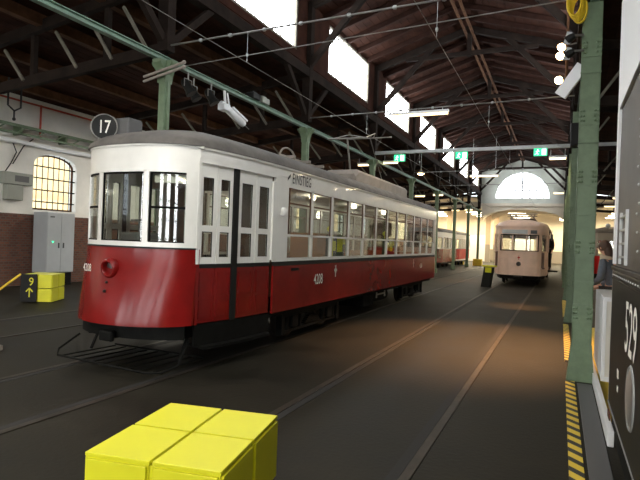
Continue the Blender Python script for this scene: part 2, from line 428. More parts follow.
# clerestory walls and windows
wn = 40
for side, X in (('left', NX0), ('right', NX1)):
    s_ = -1 if side == 'left' else 1
    cw = MB(); x0, x1 = (X-.12, X-.02) if side == 'left' else (X+.02, X+.12)
    cw.box(x0, x1, YF, YE, 6.25, 6.55); cw.box(x0, x1, YF, YE, 8.0, 8.12)
    prev = YF
    for y in BAYS[:-1]:
        a, b = y+1.35, y+4.95
        cw.box(x0, x1, prev, a, 6.55, 8.0); prev = b
    cw.box(x0, x1, prev, YE, 6.55, 8.0)
    struct(cw.build('wall_clerestory_'+side, 'board'))
    for y in BAYS[:-1]:
        wn += 1; a, b = y+1.35, y+4.95; xm = (x0+x1)/2
        p = struct(MB().box(xm+s_*.03, xm+s_*.04, a, b, 6.55, 8.0).build('window_%d' % wn, 'sky', loc=(xm, y+3.15, 6.55)))
        fr = MB()
        for (ya, yb, za, zb) in ((a, b, 6.55, 6.61), (a, b, 7.94, 8.0), (a, a+.07, 6.55, 8.0), (b-.07, b, 6.55, 8.0)): fr.box(xm-.04, xm+.04, ya, yb, za, zb)
        for k in range(1, 9): yy = a+(b-a)*k/9; fr.box(xm-.01, xm+.02, yy-.012, yy+.012, 6.6, 7.95)
        fr.build('window_frame', 'wood_l', p, True)

# rafters: one common rafter, copied along each slope
def rafters(label, x0, z0, x1, z1, grp, step=.933, skip=True):
    first = None; y = BAYS[0]+step
    while y < YE-.2:
        k = (y-BAYS[0])/5.6
        if abs(k-round(k)) > .05:
            if first is None:
                first = MB().beam((0, 0, z0-.09), (x1-x0, 0, z1-.09), .09, .15).build('rafter', 'purlin' if 'nave' in label else 'wood', loc=None)
                tag(first, label, 'rafter', grp); first.location = (x0, y, 0)
            else:
                c = first.copy(); C.objects.link(c); c.location = (x0, y, 0)
        y += step
M['rafter_red'] = mat('red_brown_rafter_timber', (.028, .012, .008), .85, spec=.12, var=.3, scale=4)
rafters('red brown rafter of the long even row under the left nave roof slope', NX0, roofz(NX0), CX, roofz(CX), 'left nave roof rafters')
rafters('red brown rafter of the long even row under the right nave roof slope', NX1, roofz(NX1), CX, roofz(CX), 'right nave roof rafters')
for o in list(C.objects):
    if o.name.startswith('rafter'): o.data.materials[0] = M['rafter_red']

# ridge strips (pale laths each side of ridge)
for i, dx in enumerate((-.12, .1)):
    o = MB().box(CX+dx-.04, CX+dx+.04, YF+.2, YE-.05, 8.84, 8.9).build('ridge_lath', 'purlin', loc=(CX+dx, 18, 8.87))
    tag(o, ('left' if i == 0 else 'right')+' one of the two light brown laths running along the roof ridge', 'lath')
# aisle purlins
for i, x in enumerate((-7.9, -9.6, -11.4, -13.0)):
    o = MB().box(x-.08, x+.08, YF, YE, aislez(x)-.22, aislez(x)+.0).build('purlin', 'purlin', loc=(x, 18, aislez(x)-.1))
    tag(o, 'brown purlin under the low left aisle roof, %s from the columns' % ('first', 'second', 'third', 'fourth')[i], 'purlin')

# longitudinal timbers and green beams along both column rows
for side, X in (('left', NX0), ('right', NX1)):
    o = MB().box(X-.05, X+.05, YF, YE, 4.62, 4.64).box(X-.012, X+.012, YF, YE, 4.64, 4.70).box(X-.05, X+.05, YF, YE, 4.70, 4.715).build('green_girder', 'green_l', loc=(X, 18, 4.7))
    tag(o, 'pale green iron girder running along the tops of the %s row of columns' % side, 'girder')
    o = MB().box(X-.1, X+.1, YF, YE, 6.0, 6.24).build('sill_timber', 'wood', loc=(X, 18, 6.1)); tag(o, 'dark timber sill beam under the %s clerestory windows' % side, 'beam')

# ------------------------------------------------------------------ columns
ordn = ['', '', 'nearest', 'second', 'third', 'fourth', 'fifth', 'sixth', 'seventh', 'eighth', 'farthest']
def col_left():
    t = thing('iron_column', '', 'column', (NX0, 0, 0))
    s = MB(); s.box(-.075, .075, -.075, .075, .25, 4.3, bev=.02); s.box(-.10, .10, -.035, .035, .25, 4.3)
    s.build('shaft', 'green', t)
    MB().box(-.14, .14, -.14, .14, 0, .25, bev=.02).build('base', 'green', t)
    c = MB()
    prof = [(.085, 4.25), (.10, 4.38), (.14, 4.48), (.22, 4.57), (.23, 4.62)]
    c.loft([[(-h, -.09, z), (h, -.09, z), (h, .09, z), (-h, .09, z)] for h, z in prof], False, True)
    c.loft([[(-.09, -h, z), (.09, -h, z), (.09, h, z), (-.09, h, z)] for h, z in prof], False, True)
    c.build('capital', 'green', t); return t
def col_right():
    t = thing('iron_column', '', 'column', (NX1, 0, 0))
    s = MB(); s.box(-.11, .11, -.06, -.045, .3, 4.62); s.box(-.11, .11, .045, .06, .3, 4.62); s.box(-.11, -.098, -.06, .06, .3, 4.62); s.box(.098, .11, -.06, .06, .3, 4.62)
    s.build('shaft', 'green', t)
    b = MB(); b.loft([[(-h, -.09, z), (h, -.09, z), (h, .09, z), (-h, .09, z)] for h, z in ((.155, 0), (.145, .1), (.118, .38), (.114, .45))], False, True); b.build('base', 'green', t)
    p = MB()
    for z in (.42, 1.2, 2.02, 2.9, 3.75): p.box(-.114, .114, -.078, -.06, z, z+.016)
    for z0 in (.72, 1.52, 2.38, 3.12, 3.95): p.box(-.111, .111, -.072, -.06, z0, z0+.22)
    p.build('splice_plates', 'green', t)
    rv = MB()
    for zz_ in (.72, 1.52, 2.38, 3.12, 3.95):
        for z0 in (zz_+.05, zz_+.11, zz_+.17):
            for x in (-.092, -.062, .062, .092): rv.sphere((x, -.073, z0), .017, 8)
    rv.build('rivets', 'green', t)['kind'] = 'stuff'
    return t
cl = col_left(); cr = col_right()
for k, y in enumerate(BAYS):
    if y > YE: continue
    where = ordn[k] if y > 5 else 'unseen'
    a = cl if k == 0 else copy_tree(cl); a.location = (NX0, y, 0)
    a['label'] = ('%s green iron column of the left row beside the red tram' % where) if y > 5 else 'green iron column of the left row behind the camera'
    if y < 5: a['group'] = 'left columns behind the camera'
    if 5 > y: continue
    b = cr if abs(y-7.2) < .1 else copy_tree(cr); b.location = (NX1-.02, y, 0)
    b['label'] = ('%s riveted green column of the right row along the yellow striped edge' % where) if y > 5 else 'green iron column of the right row behind the camera'

# ------------------------------------------------------------------ roof trusses
def truss():
    t = thing('roof_truss', '', 'roof truss', (CX, 0, 0))
    for s in (-1, 1):
        e = 3.345*s
        MB().box(e-.11, e+.11, -.1, .1, 4.8, 8.05).build('post', 'wood', t)
        MB().beam((e, 0, 7.98), (0, 0, 9.02), .14, .22).build('rafter', 'wood', t)
        MB().beam((e, 0, 6.3), (1.25*s, 0, 8.55), .12, .16).build('strut', 'wood', t)
        for d in (-1, 1):
            MB().beam((e, .1*d, 5.0), (e, 1.25*d, 6.05), .11, .13).build('knee_brace', 'wood', t)
    MB().beam((-2.2, 0, 8.2), (2.2, 0, 8.2), .1, .14).build('collar', 'wood', t)
    MB().box(-.07, .07, -.07, .07, 8.1, 9.0).build('king_post', 'wood', t)
    return t
tr = truss()
def aisle_truss(s, w):
    t = thing('aisle_truss', '', 'roof truss', (NX0 if s < 0 else NX1, 0, 0))
    zt = lambda d: 6.25-d*(.95/7.6)-.3
    MB().beam((0, 0, 4.86), (s*4.4, 0, 4.55), .12, .2).beam((s*4.4, 0, 4.55), (s*w, 0, 4.75), .12, .2).build('bottom_chord', 'wood', t)
    MB().beam((0, 0, zt(0)+.15), (s*w, 0, zt(w)+.15), .12, .2).build('top_chord', 'wood', t)
    for d0 in (.95, 1.8, 2.7, 4.2, 5.6):
        MB().beam((s*d0, -.075, zt(d0)-.12), (s*(d0-.6), -.075, 4.92-.07*d0), .04, .055).build('strut', 'wood_l', t)  # paler strut colour carries the light falling on their faces
    for d0 in (1.4, 3.4, 5.0):
        MB().beam((s*d0, 0, zt(d0)), (s*d0, 0, 4.8-.05*d0), .1, .1).build('hanger_post', 'wood', t)
    return t
at1 = aisle_truss(-1, 7.6); at2 = aisle_truss(1, 7.7)
for k, y in enumerate(BAYS):
    if y > YE: continue
    w_ = ordn[k] if y > 5 else ''
    for src, nm, x in ((tr, 'dark timber truss of the high nave roof above the tracks', CX), (at1, 'timber truss with pale struts under left aisle roof', NX0), (at2, 'dark timber truss under the right aisle roof', NX1)):
        o = src if k == 0 else copy_tree(src); o.location = (x, y, 0)
        if y > 5: o['label'] = '%s, %s from the viewer' % (nm, w_ if w_ != 'nearest' else 'first')
        else: o['label'] = nm+', behind viewer'; o['group'] = nm+' behind'

# cross rods with white insulators
def cross_rod(y, z, which):
    t = thing('span_rod', '%s thin steel rod with white insulators spanning the tracks' % which, 'rod', (CX, y, z))
    MB().cyl((-3.3, 0, -.04), (3.3, 0, .04), .016, n=8).build('rod', 'steel', t)
    for x in (-2.6, -2.0, -1.35, -.7, .1, .8, 1.5, 2.3):
        MB().lathe([(0, -.035), (.026, -.025), (.032, 0), (.026, .025), (0, .035)], (x, 0, .012*x), (1, 0, 0), 10).build('insulator', 'galv', t)
for k, (y, w_) in enumerate(((7.2, 'nearest'), (12.8, 'second'), (24.0, 'fourth'), (29.6, 'fifth'))): cross_rod(y, 4.95, w_)
o = MB(); o.box(NX0-.1, NX1+1.2, 18.33, 18.45, 4.83, 4.94); o = o.build('cross_beam', 'galv', loc=(CX, 18.4, 4.88)); tag(o, 'long grey steel beam across the nave carrying green exit signs', 'beam')
o = MB().cyl((NX0, 7.2, 4.5), (NX1, 7.2, 4.72), .008, n=6).build('guy_wire', 'steel', loc=(CX, 7.2, 4.6)); tag(o, 'thin guy wire hanging just below the nearest span rod', 'wire')
# double insulator bars at nearest left column
for i, dz in enumerate((0, .08)):
    o = MB().cyl((-6.72, 7.03, 4.27+dz), (-5.85, 7.03, 4.43+dz), .024, n=10).sphere((-5.85, 7.03, 4.43+dz), .036, 10).build('insulator_bar', 'hump', loc=(-6.3, 7.05, 4.35+dz))
    tag(o, ('lower' if i == 0 else 'upper')+' pale insulator bar at the head of the nearest left column', 'insulator')
# contact wires
for i, x in enumerate((-4.65, -1.62)):
    t = thing('contact_wire', 'thin overhead contact wire above the %s' % ('red and white tram' if i == 0 else 'open track in the middle'), 'wire', (x, 18, 4.4))
    MB().cyl((0, -28, 0), (0, 29, 0), .0055, n=6).build('wire', 'steel', t)
    for y in (-10.9, -5.2, .4, 6, 11.6):
        MB().cyl((0, y, 0), (0, y, .5), .004, n=5).build('hanger', 'galv', t)
        MB().lathe([(0, -.03), (.015, -.025), (.022, 0), (.015, .025), (0, .03)], (0, y, .12), (0, 0, 1), 10).build('insulator', 'galv', t)

# ------------------------------------------------------------------ tracks
def track(cx, label, y0=YF, y1=YE+8):
    t = thing('tram_track', label, 'track', (cx, y0, 0))
    for s in (-1, 1):
        x = s*.71
        MB().box(x-.035, x+.035, 0, y1-y0, -.03, .008).build('rail', 'steelrail', t)
        MB().box(x-s*.08-.04, x-s*.08+.04, 0, y1-y0, -.03, .004).build('groove', 'groove', t)
track(-1.62, 'embedded tram rails of the empty middle track leading to the cream tram')
track(-4.65, 'embedded tram rails under the red and white tram in front')
track(-8.15, 'embedded tram rails left of the column row, under the far red trams')
track(2.4, 'embedded tram rails in the aisle right of the green columns')
# drain grate
g = MB()
for k in range(9): g.box(-.2+.045*k, -.175+.045*k, -.16, .16, .001, .012)
g.box(-.22, .22, -.19, -.16, .001, .013); g.box(-.22, .22, .16, .19, .001, .013)
g = g.build('drain_grate', 'steelrail', loc=(-1.55, 9.3, 0)); tag(g, 'small iron drain grate set in the floor between the middle rails', 'drain')
# platform edge strips and platform
o = MB().box(.235, .39, -3, 7.0, 0, .012, bev=.004).build('rubber_mat', 'greyd', loc=(.3, 3, 0)); tag(o, 'dark mat on the floor between the striped edge and the black locomotive', 'mat')
for i, (a, b, w_) in enumerate(((1.0, 7.05, 'yellow and black striped floor edging in front of the nearest green column'), (8.3, 12.3, 'yellow striped floor edging between the first and second green columns'), (13.6, 18, 'yellow striped floor edging beyond the second green column'))):
    o = MB().box(-.05, .05, 0, b-a, 0, .014).build('edge_strip', 'chev', at=(.158, a, 0)); tag(o, w_, 'floor strip')
o = MB().box(.48, 1.8, 5.6, 12.0, 0, .03).build('yellow_floor', 'yeld', loc=(1.1, 8, 0)); tag(o, 'yellow floor panel behind the low white barrier', 'floor panel')
# white barrier
t = thing('display_plinth', 'white box shaped barrier panel beside the green column, in front of a person', 'barrier', (.54, 6.5, .03))
MB().box(-.09, .10, .02, 1.35, .15, 1.06, bev=.004).build('body', 'whitep', t)
MB().box(-.095, -.06, -.01, .02, .15, 1.065).box(.07, .105, -.01, .02, .15, 1.065).box(-.06, .07, -.01, .02, 1.02, 1.065).box(-.06, .07, -.01, .02, .15, .2).build('frame', 'whitep', t)
MB().box(-.06, .07, .005, .021, .2, 1.02).build('inset_panel', 'inceil', t)
o = MB().box(.40, .45, 4.9, 8.2, 0, .13, bev=.008).build('white_kerb', 'whitep', loc=(.42, 6.5, 0)); tag(o, 'low white kerb running along the foot of the white barrier panel', 'kerb')

# ------------------------------------------------------------------ main tram 4208
TX = -4.69; L0, L1 = 4.4, 17.3
T = thing('tram', 'red and ivory two-door tram number 4208 filling the left foreground', 'tram', (TX, 11, 0))
half = [(0, 4.60), (.2, 4.605), (.36, 4.63), (.52, 4.68), (.66, 4.75), (.76, 4.83), (.815, 4.90), (.85, 4.97), (.89, 5.12), (.94, 5.35), (.98, 5.62), (1.01, 5.95), (1.035, 6.35), (1.05, 6.8), (1.05, 7.2)]
def W(x, y): return (TX+x, y)
def interp(pts, y):
    for (xa, ya), (xb, yb) in zip(pts, pts[1:]):
        if ya <= y <= yb and yb > ya: return xa+(xb-xa)*(y-ya)/(yb-ya)
    return pts[-1][0]
def side_pts(y0, y1, s=1, inset=0, n=10):
    return [W(s*(interp(half, y0+(y1-y0)*i/n)-inset), y0+(y1-y0)*i/n) for i in range(n+1)]
def nose_pts(x0, x1, dy=0, n=24, add=0):
    """front outline between offsets x0<x1 (left to right seen from front), dy flare"""
    out = []
    nh = [p for p in half if p[0] <= .87]
    for i in range(n+1):
        x = x0+(x1-x0)*i/n; a = abs(x)
        for (xa, ya), (xb, yb) in zip(nh, nh[1:]):
            if xa <= a <= xb: y = ya+(yb-ya)*(a-xa)/(xb-xa); break
        else: y = nh[-1][1]
        k = 1-(a/.87)**2
        out.append(W(x, y-dy*(.35+.65*k)+add))
    return out
# red apron with flare
ap = MB(); lv = [(.56, .19), (.62, .185), (.8, .15), (1.0, .10), (1.2, .045), (1.34, .01), (1.44, 0)]
rows = [[(x, y, z) for x, y in nose_pts(-.85, .85, d)] for z, d in lv]
ap.loft(rows, True); rows2 = [[(x, y+.04, z) for x, y, z in r] for r in rows[::-1]]; ap.loft(rows2, True)
ap.loft([rows[0], rows2[-1]], False)
for j in (0, -1): ap.loft([[r[j] for r in rows], [(x, y+.04, z) for x, y, z in [r[j] for r in rows]]], False)
ap.wall([W(.85, 4.96), W(.86, 5.0)], .56, 1.44, .04); 
ap.build('front_apron', 'red', T, True)
MB().wall(nose_pts(-.853, .853, 0, add=-.008), 1.435, 1.455, .05).build('front_belt_line', 'black', T, True)
fw = MB(); fw.wall(nose_pts(-.85, .85), 1.455, 1.51, .05); fw.wall(nose_pts(-.853, .853), 2.32, 2.64, .05)
for a, b in ((-.85, -.765), (-.39, -.32), (.32, .39), (.765, .85)): fw.wall(nose_pts(a, b, n=4), 1.5, 2.34, .05)
fw.wall([W(.848, 4.95), W(.858, 4.99)], 1.27, 2.5, .05)
fw.build('front_window_wall', 'white', T, True)
for a, b, kind in ((-.765, -.39, 1), (-.32, .32, 0), (.39, .765, 2)):
    p = MB().wall(nose_pts(a, b, n=6, add=.025), 1.51, 2.32, .006).build('windscreen_pane', 'glass', T, True)
    e = MB()
    pa = nose_pts(a, b, n=6, add=.012)
    e.wall(pa[:1]+[(pa[0][0]+.018, pa[0][1])], 1.51, 2.32, .02); e.wall([(pa[-1][0]-.018, pa[-1][1])]+pa[-1:], 1.51, 2.32, .02)
    e.wall(pa, 2.3, 2.32, .02); e.wall(pa, 1.51, 1.525, .02)
    if kind: e.wall(pa, 1.9, 1.925, .03)
    if kind == 2: MB().wall(nose_pts(a+.03, b-.03, n=6, add=.05), 2.2, 2.28, .02).build('pale_blind_rail', 'inceil', p, True)
    e.build('window_surround', 'under', p, True)
# headlamp on apron
hl = MB().lathe([(.12, .03), (.118, -.01), (.108, -.03), (.088, -.04), (.075, -.03), (.072, .05)], W(-.055, 4.525)+(1.19,), (0, 1, .12), 28).build('headlamp_ring', 'red', T, True)
MB().lathe([(0, .025), (.04, .03), (.075, .035)], W(-.055, 4.525)+(1.19,), (0, 1, .12), 24).build('headlamp_lens', 'steel', hl, True)
MB().lathe([(0, -.02), (.015, -.018), (.02, 0)], W(-.055, 4.468)+(.93,), (0, 1, .12), 12).lathe([(0, -.02), (.012, -.018), (.015, 0)], W(-.055, 4.495)+(1.03,), (0, 1, .12), 12).build('socket', 'black', T, True)
text_mesh('4208', W(-.60, 4.655)+(1.13,), (1, -.27, 0), (0, -.0, 1), .09, .75, .015).build('front_number', 'letter', T, True)
# side walls both sides
SY0, SY1 = 6.75, 16.78
win = [6.82+.81*k for k in range(13)]
for s in (1, -1):
    pn = MB(); pts = side_pts(6.44, SY1, s, n=14)
    if s < 0: pts = pts[::-1]
    pn.wall(pts, .55, 1.22, .03); pn.build('side_panel', 'red', T, True)
    q = side_pts(6.44, SY1, s, -.006); q = q[::-1] if s < 0 else q
    MB().wall(q, 1.215, 1.275, .04).build('side_belt_line', 'black', T, True)
    ww = MB(); q = side_pts(6.44, SY1, s); q = q[::-1] if s < 0 else q
    ww.wall(q, 1.275, 1.325, .04); 
    q = side_pts(4.97, SY1, s, n=150); q = q[::-1] if s < 0 else q
    ww.wall(q, 2.50 if 0 else 2.37 if 0 else 2.5, 2.64, .04)
    q = side_pts(6.44, SY1, s); q = q[::-1] if s < 0 else q
    ww.wall(q, 2.36, 2.5, .04); ww.wall(q, 1.645, 1.675, .04)
    q = side_pts(6.38, 6.80, s, n=4); q = q[::-1] if s < 0 else q
    ww.wall(q, 1.3, 2.4, .045)
    for i, y in enumerate(win[1:]):
        w2 = .035 if i < 11 else .1
        q = side_pts(y-.035, y+w2, s, n=1); q = q[::-1] if s < 0 else q
        ww.wall(q, 1.3, 2.4, .045)
    ww.build('side_window_wall', 'white', T, True)
    for i in range(12):
        q = side_pts(win[i]+.03, win[i+1]-.03, s, .022, n=1); q = q[::-1] if s < 0 else q
        g = MB().wall(q, 1.32, 2.36, .005).build('side_window', 'glass', T, True)
        e = MB(); q2 = side_pts(win[i]+.03, win[i+1]-.03, s, .01, n=1); q2 = q2[::-1] if s < 0 else q2
        e.wall(q2, 2.12, 2.145, .02); e.wall(q2, 2.345, 2.362, .02)
        for yy in (win[i]+.035, win[i+1]-.055):
            q3 = side_pts(yy, yy+.02, s, .012, n=1); q3 = q3[::-1] if s < 0 else q3
            e.wall(q3, 1.675, 2.36, .02)
        e.build('sash', 'inwall', g, True)
# doors (right side), plain panel with windows on the left
def door(y0, y1, s, nm):
    pts = lambda a, b, ins=.03: (side_pts(a, b, s, ins, n=6) if s > 0 else side_pts(a, b, s, ins, n=6)[::-1])
    ym = (y0+y1)/2
    for a, b in ((y0, ym-.004), (ym+.004, y1)):
        w_ = b-a; A, B = a+w_*.2, b-w_*.2
        d = MB()
        for (p, q, z0, z1) in ((a, A, 1.27, 2.46), (B, b, 1.27, 2.46), (A, B, 1.27, 1.35), (A, B, 1.655, 1.73), (A, B, 2.30, 2.46)):
            d.wall(pts(p, q), z0, z1, .03)
        d.wall(pts(a, a+.006, .022), 1.27, 2.44, .03)
        lf = d.build('door_leaf', 'white', T, True)
        MB().wall(pts(A, B, .045), 1.35, 1.655, .004).wall(pts(A, B, .045), 1.73, 2.3, .004).build('door_glass', 'glass', lf, True)
        e = MB()
        for z0, z1 in ((1.35, 1.655), (1.73, 2.3)):
            e.wall(pts(A, A+.008, .034), z0, z1, .012); e.wall(pts(B-.008, B, .034), z0, z1, .012); e.wall(pts(A, B, .034), z1-.01, z1, .012)
        e.build('glass_seal', 'under', lf, True)
        r = MB(); r.wall(pts(a, b), .57, 1.22, .03)
        for z0, z1 in ((.62, .84), (.88, 1.17)):
            for (p, q, u, v) in ((A-.02, B+.02, z0, z0+.012), (A-.02, B+.02, z1-.012, z1), (A-.02, A-.01, z0, z1), (B+.01, B+.02, z0, z1)):
                r.wall(pts(p, q, .022), u, v, .02)
        r.build('door_lower_panel', 'red', lf, True)
        MB().wall(pts(a, b, .026), 1.22, 1.27, .03).build('door_belt_line', 'black', lf, True)
        if nm: MB().tube([(TX+s*(interp(half, a+.03)-.005), a+.03, 1.3), (TX+s*(interp(half, a+.03)+.02), a+.03, 1.35), (TX+s*(interp(half, a+.03)+.02), a+.03, 1.8), (TX+s*(interp(half, a+.03)-.005), a+.03, 1.85)], .007, 6).build('grab_handle', 'white', lf, True)
for s in (1, -1):
    door(5.0, 5.53, s, 0); door(5.63, 6.38, s, 0)
    q = lambda a, b, ins: (side_pts(a, b, s, ins, n=16) if s > 0 else side_pts(a, b, s, ins, n=16)[::-1])
    MB().wall(q(5.535, 5.625, .012), .56, 2.46, .05).build('door_post', 'black', T, True)
    MB().wall(q(5.0, 5.53, .004), 2.462, 2.48, .03).wall(q(5.63, 6.36, .004), 2.462, 2.48, .03).build('door_track', 'galv', T, True)
    h = MB().wall(q(4.97, 6.44, -.0), 2.46, 2.52, .04); h.build('door_header', 'white', T, True)
    # step well
    st = MB(); st.wall(q(5.0, 6.42, .04), .30, .56, .03); st.wall(q(5.05, 6.3, -.06), .27, .30, .3); st.build('step', 'under', T, True)
# side lamp on the post
lm = MB().lathe([(0, .085), (.03, .08), (.045, .05), (.045, .0), (.03, -.04), (0, -.05)], (TX+1.09, 6.6, 1.97), (0, 0, 1), 16).build('side_lamp', 'white', T, True)
MB().cyl((TX+1.04, 6.6, 1.95), (TX+1.09, 6.6, 1.95), .02, n=8).build('lamp_bracket', 'white', lm, True)
# tail end
tl = MB(); tail = []
for i in range(25):
    a = -PI/2+PI*i/24; tail.append(W(1.05*math.cos(a)**.6 if False else 1.05*(1 if abs(math.sin(a))==1 else 1)*math.sin(-a)*-1, SY1+.5*max(0, math.cos(a))**.7))
tail = [W(1.05, SY1-.02)]+[W(1.05*math.cos(PI*i/20), SY1+.52*math.sin(PI*i/20)**.7) for i in range(1, 20)]+[W(-1.05, SY1-.02)]
MB().wall(tail, .56, 1.22, .03).build('rear_apron', 'red', T, True)
rw = MB().wall(tail, 1.22, 1.34, .03).wall(tail, 2.36, 2.64, .03)
for i in (0, 5, 9, 14, 19): rw.wall(tail[i:i+2], 1.3, 2.4, .03)
rw.build('rear_window_wall', 'white', T, True)
MB().wall([(x*.99+TX*.01, y-.02) for x, y in tail], 1.34, 2.36, .004).build('rear_window', 'glass', T, True)
# roof
def roof_outline(k):
    ins = 1.10*(1-k); pts = []
    right = [(x, y) for x, y in half]+[(1.05, y) for y in (8, 9.5, 11, 12.5, 14, 15.5, SY1)]
    L = []
    for x, y in right:
        e = .025
        ny = y-e if y < 5 else y
        fx = (x+e if x > 0 else 0)
        # scale toward centreline, nose pulls back
        L.append((fx*k, ny+(1-k)*1.5*max(0, 1-(ny-4.5)/2.3)))
    L += [(1.075*k*math.cos(a), SY1+(.57*k if 1 else 0)*math.sin(a)**.8) for a in [PI/2*i/8 for i in range(1, 9)]]
    full = L+[(-x, y) for x, y in L[::-1]][1:-1]
    return full
rf = MB(); rows = []
for i in range(13):
    a = PI/2*i/12; k = math.cos(a)*.999+.001; z = 2.65+.37*math.sin(a)
    rows.append([(TX+x, y, z) for x, y in roof_outline(k**1.45)])
base = [(TX+x, y, 2.638) for x, y in roof_outline(1)]
rf.loft([base, rows[0]], False, True); rf.loft(rows, True, True)
rf.add(base, [tuple(range(len(base)))])
rf.build('roof', 'roof', T, True)
gt = MB().wall(nose_pts(-.9, .9, .02), 2.618, 2.64, .03)
for s in (1, -1):
    q = side_pts(4.97, SY1, s, -.02, n=150); q = q[::-1] if s < 0 else q
    gt.wall(q, 2.615, 2.64, .04)
gt.build('roof_gutter', 'white', T, True)
# interior
inn = MB(); 
fl_out = [W(x*.95, y) for x, y in half if x > .3]+[W(1.0, SY1)]
inn.add([(x, y, .78) for x, y in fl_out]+[(2*TX-x, y, .78) for x, y in fl_out[::-1]], [tuple(range(2*len(fl_out)))])
inn.build('saloon_floor', 'inwall', T, True)
MB().box(TX-1.0, TX+1.0, 6.45, SY1, 2.52, 2.54).box(TX-.78, TX+.78, 5.0, 6.45, 2.52, 2.54).build('saloon_ceiling', 'inceil', T, True)
for y in (6.62, 16.6):
    b_ = MB().box(TX-1.0, TX-.35, y, y+.04, .78, 2.5).box(TX+.35, TX+1.0, y, y+.04, .78, 2.5).box(TX-.35, TX+.35, y, y+.04, 2.3, 2.5)
    b_.build('bulkhead', 'inwall', T, True)
MB().box(TX-.3, TX+.3, 9.45, 10.15, .78, 1.74).build('display_case', 'orange', T, True)
for k in range(9):
    y = 8.8+.85*k
    for s in (-1, 1):
        st = MB().box(TX+s*.65-.3, TX+s*.65+.3, y-.22, y+.22, 1.12, 1.16, bev=.01)
        st.box(TX+s*.65-.28, TX+s*.65+.28, y-.02, y+.02, .78, 1.12)
        for q in range(3): st.box(TX+s*.65-.3, TX+s*.65+.3, y+.2, y+.225, 1.16+.07*q, 1.21+.07*q)
        st.build('bench', 'seat', T, True)
rl = MB()
for s in (-1, 1):
    rl.cyl((TX+s*.45, 7, 2.3), (TX+s*.45, 16.4, 2.3), .014, n=6)
rl.build('handrail', 'chrome', T, True)
cb = MB().box(TX-.35, TX+.05, 4.95, 5.25, .78, 1.62, bev=.03).cyl((TX-.15, 5.1, 1.62), (TX-.15, 5.1, 1.75), .03, n=10).beam((TX-.3, 5.1, 1.77), (TX+.05, 5.0, 1.77), .03, .03)
cb.build('driver_controller', 'greyd', T, True)
for y in (7.4, 9.8, 12.2, 14.6):
    lo = MB().lathe([(0, -.06), (.05, -.05), (.07, 0), (.05, .03)], (TX, y, 2.48), (0, 0, 1), 16).build('ceiling_lamp', 'tubew', T, True)
    ld = bpy.data.lights.new('lamp_glow', 'POINT'); ld.energy = 7; ld.color = (1, .93, .82); ld.shadow_soft_size = .1
    lg_ = bpy.data.objects.new('lamp_glow', ld); C.objects.link(lg_); lg_.parent = T; lg_.location = Vector((TX, y, 2.36))-T.location
# underframe
uf = MB(); uf.box(TX-.92, TX+.92, 6.45, SY1, .46, .56); uf.box(TX-.75, TX+.75, 4.9, 6.5, .40, .56)
uf.wall(nose_pts(-.8, .8, .06), .40, .57, .08); uf.build('underframe', 'under', T, True)
eq = MB(); eq.box(TX+.25, TX+.9, 10.6, 11.3, .2, .5, bev=.02); eq.cyl((TX+.65, 11.6, .33), (TX+.65, 12.7, .33), .15, n=20); eq.box(TX-.9, TX+.2, 10.7, 12.6, .22, .5, bev=.02)
for k in range(7): eq.box(TX+.9, TX+.915, 10.65+.09*k, 10.69+.09*k, .24, .48)
eq.build('equipment_box', 'under', T, True)
MB().box(TX+.93, TX+.95, 11.35, 12.0, .40, .43).box(TX+.93, TX+.95, 11.35, 11.4, .34, .47).box(TX+.93, TX+.95, 11.95, 12.0, .34, .47).build('label_bracket', 'hump', T, True)
for yc in (8.1, 14.7):
    bg = MB(); bg.box(TX-.84, TX+.84, yc-.12, yc+.12, .36, .46)
    for s in (-1, 1):
        x = TX+s*.86
        bg.box(x-.04, x+.04, yc-1.1, yc+1.1, .40, .47); bg.box(x-.03, x+.03, yc-1.0, yc+1.0, .16, .20)
        for d in (-1, 1):
            bg.box(x-.06, x+.06, yc+d*.68-.11, yc+d*.68+.11, .22, .42, bev=.02)
            for dd in (-.22, .22): bg.lathe([(.045, z) for z in (.2, .4)], (x, yc+d*.68+dd, 0), (0, 0, 1), 10)
        for q in range(5): bg.box(x-.035, x+.035, yc-.3+.04*q, yc+.3-.04*q, .22+.025*q, .24+.025*q)
        bg.box(x-.05, x+.05, yc-1.12, yc-1.02, .14, .50); bg.box(x-.05, x+.05, yc+1.02, yc+1.12, .14, .50)
    bo = bg.build('bogie_frame', 'steelrail' if 0 else 'under', T, True)
    for d in (-1, 1):
        for s in (-1, 1):
            MB().lathe([(0, -.05), (.3, -.05), (.33, -.03), (.33, .04), (.36, .05), (.36, .07), (.28, .07), (.26, .03), (0, .03)], (TX+s*.72, yc+d*.68, .375), (-s, 0, 0), 32).build('wheel', 'steelrail', bo, True)
# lifeguard under the nose
lg = MB(); zz = .11
lg.tube([(-5.55, 4.85, .30), (-5.62, 4.60, zz+.03), (-5.45, 4.45, zz), (-4.0, 4.36, zz), (-3.86, 4.45, zz), (-3.84, 4.7, zz+.03), (-3.95, 5.0, .35)], .013, 8)
lg.tube([(-5.4, 5.3, zz), (-3.95, 5.3, zz)], .012, 6)
for k in range(9): lg.beam((-5.4+.18*k, 4.45, zz), (-5.4+.18*k, 5.3, zz-.02), .03, .012)
for x in (-5.4, -4.0): lg.beam((x, 4.9, .12), (x, 5.1, .5), .03, .02)
lg.build('lifeguard', 'under', T, True)
cp = MB().box(TX-.06, TX+.06, 4.46, 4.9, .38, .48, bev=.02).box(TX-.1, TX+.1, 4.44, 4.5, .36, .48, bev=.02); cp.build('coupler', 'under', T, True)
